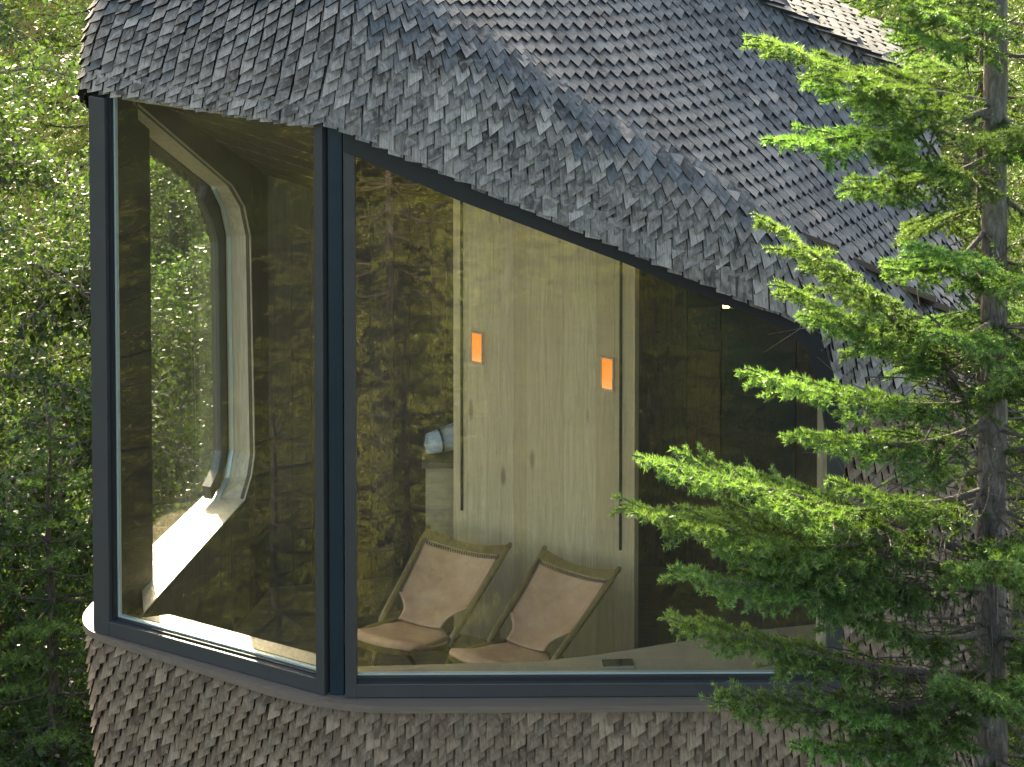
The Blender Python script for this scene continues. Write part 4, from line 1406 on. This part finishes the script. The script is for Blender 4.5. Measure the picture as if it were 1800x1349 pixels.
# the near spruce on the right
TY = 8.8
t_top, t_mid, t_bot = at(1751, 0, TY), at(1746, 680, TY), at(1742, 1349, TY)
gz0 = float(ground_z(t_bot.x, TY))
hero = empty('spruce_tree', (t_bot.x, TY, gz0))
tag(hero, 'near spruce with scaly trunk whose bright boughs reach left across the front window', 'spruce')
TP = np.array([(t_bot.x - .01, TY, gz0 - .3), (t_bot.x, TY, gz0 + 2.5), tuple(t_bot), tuple(at(1741, 1000, TY)), tuple(t_mid), tuple(at(1748, 330, TY)), tuple(t_top), (t_top.x + .03, TY + .03, 12.0), (t_top.x + .02, TY, 14.6)])
TR = [.105, .078, .062, .058, .052, .047, .042, .028, .006]
tt = np.linspace(0, 1, 60); ts = np.linspace(0, 1, len(TP))
dz_ = TP[:, 2]
zz = np.linspace(TP[0, 2], TP[-1, 2], 90)
TPp = np.stack([np.interp(zz, dz_, TP[:, 0]), np.interp(zz, dz_, TP[:, 1]), zz], 1)
TRr = np.interp(zz, dz_, TR) * (1 + .03 * np.sin(zz * 9))
hinv = Matrix.Translation(-Vector(hero.location))
tv, tf = tube_np(TPp, TRr, 16)
rr_ = np.random.default_rng(3)
tv[:, :2] += rr_.normal(0, .0018, (len(tv), 2))
o = obj('trunk', npmesh('trunk', tv, tf, [M['bark']], True), hero); o.matrix_parent_inverse = hinv
def trunk_at(z): return np.array([np.interp(z, dz_, TP[:, 0]), np.interp(z, dz_, TP[:, 1]), z])
def zpy(py): return at(1745, py, TY).z
rng = np.random.default_rng(5)
# (trunk height in the picture, tip px, tip py, tip depth, side shoot length, sag, lift, bare part, tone shift)
HB = [
    (-60, 1500, -40, 8.5, .30, .05, .1, .25, .0), (40, 1585, 45, 8.5, .28, .04, .08, .25, 0.),
    (182, 1338, 66, 8.35, .36, .0, .10, .30, .05), (188, 1362, 246, 8.45, .30, .02, .06, .42, 0.),
    (205, 1432, 150, 8.6, .30, .0, .05, .35, 0.), (262, 1500, 332, 8.5, .28, .03, .05, .35, -.05),
    (300, 1560, 250, 8.3, .26, .03, .05, .3, 0.), (400, 1592, 478, 8.45, .28, .02, .06, .3, .05),
    (470, 1625, 430, 8.2, .24, .0, .05, .3, .08),
    (742, 1352, 388, 8.15, .34, -.03, -.04, .52, .16), (735, 1388, 505, 8.2, .30, -.02, .0, .5, .08),
    (600, 1430, 560, 8.3, .27, .02, .05, .38, -.05),
    (705, 1343, 660, 8.05, .34, .02, .08, .42, .06), (740, 1412, 772, 8.1, .28, .03, .06, .4, .0),
    (860, 1480, 850, 8.2, .28, .04, .06, .35, -.05), (880, 1400, 960, 8.3, .26, .03, .05, .5, -.05),
    (1000, 1102, 892, 8.0, .40, .03, .02, .46, .10), (985, 1135, 806, 8.08, .34, -.02, .0, .5, .14),
    (1010, 1185, 1010, 7.9, .34, .04, .06, .48, .06), (1030, 1270, 965, 8.15, .34, .02, .05, .42, .04),
    (1190, 1188, 1092, 7.95, .30, .02, .04, .62, .06), (1205, 1262, 1236, 7.85, .26, .05, .02, .62, -.05),
    (1195, 1345, 1130, 8.2, .22, .03, .05, .6, -.08), (1100, 1500, 1085, 8.2, .24, .04, .05, .45, -.08),
    (1260, 1408, 1312, 8.0, .26, .04, .06, .4, .0), (1225, 1466, 1246, 8.1, .26, .03, .06, .38, .02),
    
    (1350, 1480, 1420, 8.2, .28, .04, .06, .3, .0), (1390, 1600, 1480, 8.0, .28, .04, .06, .3, .0),
    # to the right and towards the camera
    (90, 1900, 60, 8.6, .3, .02, .06, .3, .0), (200, 1880, 250, 8.4, .3, .02, .06, .25, .05), (225, 1830, 215, 8.0, .26, .03, .05, .25, .06),
    (330, 1930, 420, 8.8, .3, .03, .06, .3, .0), (455, 1830, 490, 8.1, .22, .02, .05, .25, .04), (560, 1900, 600, 8.5, .28, .03, .05, .3, -.05),
    (690, 1820, 640, 8.0, .20, .02, .05, .25, -.05), (790, 1920, 740, 8.7, .28, .02, .05, .35, .0), (930, 1840, 950, 8.1, .24, .03, .05, .3, -.05),
    (985, 1745, 985, 7.9, .24, .02, .05, .25, .0), (1115, 1900, 1090, 8.5, .28, .03, .05, .3, .0),
    (1170, 1700, 1200, 7.95, .28, .04, .05, .25, .0), (1230, 1850, 1190, 8.2, .28, .03, .05, .25, .02), (1330, 1880, 1340, 8.3, .28, .03, .05, .3, .0),
    (15, 1620, 20, 8.4, .24, .02, .05, .2, .05), 
    (560, 1660, 590, 8.15, .26, .02, .05, .2, .04),
    
    # behind the trunk
    (120, 1640, 100, 9.6, .3, .02, .06, .3, .05), (340, 1610, 390, 9.4, .28, .03, .06, .3, .1), (520, 1640, 560, 9.5, .28, .03, .05, .3, .1),
    (640, 1600, 600, 9.4, .28, .03, .05, .3, .1), (800, 1650, 820, 9.5, .26, .03, .05, .4, -.05), (1080, 1640, 1120, 9.4, .26, .03, .05, .4, -.05), (680, 1850, 760, 9.6, .3, .03, .05, .3, .1),
]
for (pa, tx_, ty_, td, ls, sg, lf, br_, tsh) in HB:
    a = trunk_at(zpy(pa)); b = np.array(at(tx_, ty_, td))
    P = curve3(a, b, sg, 16, lf)
    Lb = np.linalg.norm(b - a)
    o = build_branch(hero, P, .008 + .008 * min(1.6, Lb), rng, ls * 1.08, .051, min(.62, br_), 950, .0205, .0038, droop=.42, tshift=tsh)
    o.matrix_parent_inverse = hinv
# bare dead twigs round the lower trunk
S, E, RR = [], [], []
for k in range(150):
    z = zpy(rng.uniform(560, 1360)); a = trunk_at(z)
    an = rng.uniform(0, 2 * np.pi); ln = rng.uniform(.15, .75)
    d_ = np.array([math.cos(an), math.sin(an), rng.normal(-.05, .25)]); cur = a
    r_ = .004 * ln / .4 + .0012
    for s_ in range(4):
        d_ = d_ + rng.normal(0, .16, 3); d_ /= np.linalg.norm(d_)
        nx_ = cur + d_ * ln / 4; S.append(cur); E.append(nx_); RR.append(r_ * (1 - s_ * .2))
        for _ in range(2):
            if rng.random() < .7:
                dd = d_ + rng.normal(0, .6, 3); dd /= np.linalg.norm(dd)
                S.append(nx_); E.append(nx_ + dd * ln * rng.uniform(.1, .3)); RR.append(.0011)
        cur = nx_
V, Fq = sticks_np(S, E, RR, np.array(RR) * .75, 4)
o = obj('dead_twigs', npmesh('dead_twigs', V, Fq, [M['twig']]), hero); o.matrix_parent_inverse = hinv
tag(o, kind='stuff')

# ---- background spruces (three prototypes, copied)
def spruce_proto(seed, H, spreadr, dens, nl, nw):
    rng = np.random.default_rng(seed)
    z = np.linspace(-.4, H, 24)
    rad = np.interp(z, [-.4, 0, H], [H * .013 + .03, H * .012 + .02, .006])
    wob = np.cumsum(rng.normal(0, .01, (24, 2)), 0)
    tr = tube_np(np.stack([wob[:, 0], wob[:, 1], z], 1), rad, 9)
    woods, NV, NF, NT, off = [tr], [], [], [], 0
    h = H * .10
    while h < H * .985:
        f = h / H
        nb = int(rng.integers(4, 7))
        a0 = rng.random() * 6.28
        for b in range(nb):
            an = a0 + b * 6.283 / nb + rng.normal(0, .25)
            L = spreadr * (1 - f) ** .8 * rng.uniform(.7, 1.15) * min(1, .55 + f * 2) + .15
            dirv = np.array([math.cos(an), math.sin(an), .25 - .55 * (1 - f)])
            a = np.array([np.interp(h, z, wob[:, 0]), np.interp(h, z, wob[:, 1]), h])
            P = curve3(a, a + dirv * L, .06 * L, 8, .12 * L)
            S, E, T0, T1, G, Rr = spray(P, rng,   .34 * L + .08, .14, .14 if f < .7 else .05, ter=.14, droop=.5)
            g = G.astype(bool)
            woods.append(tube_np(P, np.linspace(.006 + .012 * L, .003, 8), 4))
            bare_ = ~g
            if bare_.any(): woods.append(sticks_np(S[bare_], E[bare_], .0045, .003, 3))
            if g.any():
                V, Fq, tn = needles(S[g], E[g], T0[g], T1[g], dens, nl, nw, rng)
                NV.append(V); NF.append(Fq + off); NT.append(tn); off += len(V)
        h += H * .033 * rng.uniform(.75, 1.25) + .03
    V, Fq = join_np([(w[0], w[1]) for w in woods])
    return (npmesh('trunk', V, Fq, [M['far_bark']], True), npmesh('crown', np.concatenate(NV), np.concatenate(NF), [M['needle_far']], False, {'tone': np.concatenate(NT)}))

def leaf_tree_proto(seed, H, nleaf, size, spreadr, low=.22):
    """birch: slender trunk, rising limbs, fine twigs, leaves set in clumps along the twigs"""
    rng = np.random.default_rng(seed)
    z = np.linspace(-.4, H, 26)
    wob = np.cumsum(rng.normal(0, .025, (26, 2)), 0)
    rad = np.interp(z, [-.4, 0, H], [H * .012 + .02, H * .010 + .015, .006])
    woods = [tube_np(np.stack([wob[:, 0], wob[:, 1], z], 1), rad, 9)]
    S, E = [], []
    nb = 46
    for b in range(nb):
        f = low + (1 - low) * (b + rng.random()) / nb * .97
        h = f * H
        an = rng.random() * 6.283
        L = spreadr * (1.15 - f) ** .7 * rng.uniform(.6, 1.15)
        d_ = np.array([math.cos(an), math.sin(an), rng.uniform(.25, .8)])
        a = np.array([np.interp(h, z, wob[:, 0]), np.interp(h, z, wob[:, 1]), h])
        P = [a]
        for k in range(7):
            d_ = d_ + rng.normal(0, .16, 3) + np.array([0, 0, -.09]); d_ /= np.linalg.norm(d_)
            P.append(P[-1] + d_ * L / 7)
        P = np.array(P)
        woods.append(tube_np(P, np.linspace(.008 + .010 * L, .003, 8), 5))
        for k in range(1, 8):
            for _ in range(4):
                dd = d_ * .5 + rng.normal(0, .75, 3); dd /= np.linalg.norm(dd)
                ln = L * rng.uniform(.12, .34)
                m_ = P[k] + dd * ln * .55
                e_ = m_ + (dd + np.array([0, 0, -.6]) + rng.normal(0, .3, 3)) * ln * .5
                S += [P[k], m_]; E += [m_, e_]
    S = np.array(S); E = np.array(E)
    woods.append(sticks_np(S, E, .0035, .0018, 3))
    Lg = np.linalg.norm(E - S, axis=1)
    k = rng.choice(len(S), nleaf, p=Lg / Lg.sum())
    t = rng.random(nleaf)[:, None]
    P = S[k] + (E - S)[k] * t + rng.normal(0, .055, (nleaf, 3))
    nrm = rng.normal(0, 1, (nleaf, 3)) + np.array([0, 0, .35]); nrm /= np.linalg.norm(nrm, axis=1)[:, None]
    a = np.cross(nrm, rng.normal(size=(nleaf, 3))); a /= np.linalg.norm(a, axis=1)[:, None]
    b = np.cross(nrm, a)
    s = size * rng.uniform(.55, 1.2, nleaf)[:, None]
    V = np.stack([P - a * s * .5, P - b * s * .36 + a * s * .05 + nrm * s * .06, P + a * s * .55, P + b * s * .36 + a * s * .05 + nrm * s * .06], 1).reshape(-1, 3)
    Fq = np.arange(nleaf * 4).reshape(-1, 4)
    clump = rng.normal(0, .16, len(S))
    tone = np.repeat(np.clip(.5 + clump[k] + rng.normal(0, .16, nleaf), 0, 1), 4)
    Vw, Fw = join_np(woods)
    return (npmesh('trunk', Vw, Fw, [M['birch_bark']], True), npmesh('crown', V, Fq, [M['leaf']], False, {'tone': tone}))

SP = [spruce_proto(21, 9.0, 1.7, 150, .045, .0085), spruce_proto(22, 10.5, 1.9, 140, .048, .009), spruce_proto(23, 5.5, 1.25, 200, .034, .007)]
BR = [leaf_tree_proto(31, 9.6, 34000, .046, 2.0), leaf_tree_proto(32, 8.8, 31000, .044, 1.9, .12), leaf_tree_proto(33, 4.2, 24000, .042, 1.5, .05)]

def plant(protos, k, name, cat, x, y, label, group, rz=None, s=1.0, lean=0.0):
    gz = float(ground_z(x, y))
    e = empty(name, (x, y, gz), random.uniform(0, 6.28) if rz is None else rz)
    e.scale = (s, s, s)
    if lean: e.rotation_euler.x = lean
    tag(e, label, cat, group)
    obj('trunk', protos[k][0], e); c_ = obj('crown', protos[k][1], e)
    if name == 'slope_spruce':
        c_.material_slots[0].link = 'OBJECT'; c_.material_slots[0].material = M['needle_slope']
    return e

GB = 'leafy birches behind the cabin'; GS = 'spruces behind the cabin'
B_, S_ = 'birch_tree', 'background_spruce'
BIRCHES = (
    (-3.6, 16.0, 0, 1.0, 'leafy backlit birch nearest the rounded roof end at the left edge'),
    (-4.6, 16.2, 1, 1.05, 'leafy birch cut by the upper left edge of the picture'),
    (-2.9, 18.6, 1, .9, 'leafy birch right behind the left window post'),
    (-3.0, 15.3, 2, 1.35, 'bushy leafy birch low at the left edge among the young spruces'),
    (-3.6, 15.0, 2, 1.25, 'bushy leafy birch cut by the lower left picture edge'),
    (-2.7, 16.2, 2, 1.6, 'bushy birch behind the young spruces, close to the window post'),
    (-2.2, 19.8, 1, .98, 'leafy birch seen through the middle of the rear window'),
    (-1.5, 22.5, 0, .98, 'farther leafy birch at the right side of the rear window'),
    (-0.9, 17.6, 2, 1.2, 'small bushy birch low at the right of the rear window'),
    (-1.9, 16.6, 2, 1.1, 'small bushy birch just beyond the sunlit rear ledge'),
    (4.6, 19.2, 0, 1.05, 'backlit birch directly behind the top of the near spruce trunk'),
    (6.0, 22.0, 1, 1.1, 'backlit birch at the upper right corner'),
    (2.4, 21.5, 0, 1.0, 'backlit birch rising just beyond the roof ridge'),
)
for x, y, k, s, lab in BIRCHES:
    plant(BR, k, B_, 'birch', x, y, lab, GB, s=s)
for x, y, k, s in ((-5.6, 14.6, 1, .95), (-6.4, 24.0, 1, 1.1), (-3.6, 25.5, 0, 1.05), (-8.6, 21, 0, 1.1), (-8.6, 26, 1, 1.2), (-6.8, 29, 0, 1.25), (-4.4, 31, 1, 1.25), (-9.5, 32, 0, 1.3), (-2.2, 33, 0, 1.3), (-6.4, 17, 1, 1.05)):
    plant(BR, k, B_, 'birch', x, y, 'birch deep in the wood behind the left edge', 'birches deep in the wood', s=s)
for x, y, k, s in ((3.6, 25, 1, 1.1), (7.2, 18.6, 0, 1.0), (5.2, 27, 0, 1.25), (8.2, 27, 1, 1.3), (7.2, 32, 0, 1.3), (2.0, 31, 1, 1.3), (10, 24, 0, 1.2)):
    plant(BR, k, B_, 'birch', x, y, 'birch deep in the wood beyond the ridge', 'birches deep in the wood beyond the ridge', s=s)
for x, y, k, s, lab in ((-2.86, 14.4, 2, 1.0, 'young spruce with thin dark trunk at the lower left, tallest of its row'),
                        (-2.45, 15.4, 2, .8, 'small young spruce close to the window post at the lower left'),
                        (-3.75, 14.9, 2, .9, 'young spruce cut by the lower left edge of the picture')):
    plant(SP, k, 'young_spruce', 'spruce', x, y, lab, 'young spruces at the lower left', s=s)
for x, y, k, s, lab in ((3.0, 15.2, 0, 1.05, 'backlit spruce between the roof ridge and the near trunk, upper right'),
                        (4.3, 16.4, 1, 1.0, 'tall backlit spruce right of the near trunk at the picture edge'),
                        (2.2, 17.6, 1, .95, 'spruce peeping over the ridge shingles at the upper right'),
                        (5.6, 15.4, 0, 1.1, 'spruce cut by the right edge behind the near trunk')):
    plant(SP, k, S_, 'spruce', x, y, lab, GS, s=s)
for x, y, k, s in ((-1.4, 27, 1, 1.1), (-5.0, 28, 0, 1.2), (.8, 26, 0, 1.1), (-8, 26, 1, 1.2)):
    plant(SP, k, S_, 'spruce', x, y, 'distant dark spruce deep in the wood behind the birches', 'distant spruces deep in the wood', s=s)
# the slope the windows look at (seen as reflections in the glass)
for x, y, k, s in ((-2.7, 5.2, 2, .98), (2.6, 5.6, 2, .95), (-.6, 5.4, 2, .88), (1.1, 4.2, 2, .92), (-1.5, 3.2, 2, .9), (.1, 2.6, 2, 1.0), (2.5, 2.6, 2, 1.0), (-3.2, 2.0, 2, 1.05), (-.9, .6, 2, 1.1), (1.3, .2, 2, 1.1),
                   (3.4, 0.2, 2, 1.1), (-2.6, -1.0, 2, 1.1), (.2, -2.2, 2, 1.15), (2.6, -2.6, 2, 1.15), (-4.4, -.6, 2, 1.1), (4.8, 4.0, 2, 1.05), (1.6, 6.6, 2, .75),
                   (-.4, -6.5, 0, .8), (2.4, -7.5, 1, .75), (-2.8, -6.0, 1, .75), (4.6, -6, 0, .8), (-4.8, -7.5, 0, .8)):
    plant(SP, k, 'slope_spruce', 'spruce', x, y, 'spruce on the slope with sun-tinted needles, mirrored in the front window glass', 'spruces mirrored in the front window', s=s)
for x, y, k, s in ((-5.0, 8.4, 2, 1.0), (-6.2, 6.4, 2, 1.05), (-5.0, 5.0, 2, 1.0), (-7.4, 8.6, 2, 1.1), (-8.2, 5.4, 2, 1.15), (-9.6, 8, 2, 1.2), (-6.6, 3.2, 2, 1.1), (-4.4, 6.8, 2, .9), (-11, 4, 2, 1.2)):
    plant(SP, k, 'slope_spruce', 'spruce', x, y, 'spruce on the slope with sun-tinted needles, mirrored in the left window glass', 'spruces mirrored in the left window', s=s)

# undergrowth: low leafy cover nobody could count
rng = np.random.default_rng(77)
nU = 26000
ux = rng.uniform(-9, 8, nU); uy = rng.uniform(13.6, 27, nU)
cl = np.sin(ux * 1.7 + 1) * np.sin(uy * 1.3) * .5 + .5
uz = ground_z(ux, uy) + rng.random(nU) ** 1.5 * (.3 + 1.5 * cl)
P = np.stack([ux, uy, uz], 1)
nrm = rng.normal(0, 1, (nU, 3)) + np.array([0, 0, .8]); nrm /= np.linalg.norm(nrm, axis=1)[:, None]
a = np.cross(nrm, rng.normal(size=(nU, 3))); a /= np.linalg.norm(a, axis=1)[:, None]; b = np.cross(nrm, a)
s = rng.uniform(.05, .11, nU)[:, None]
V = np.stack([P - a * s * .6, P - b * s * .4, P + a * s * .6, P + b * s * .4], 1).reshape(-1, 3)
o = obj('undergrowth', npmesh('undergrowth', V, np.arange(nU * 4).reshape(-1, 4), [M['leaf']], False, {'tone': np.repeat(rng.random(nU) * .6, 4)}))
tag(o, 'low leafy undergrowth covering the ground behind the cabin', 'undergrowth', kind='stuff')
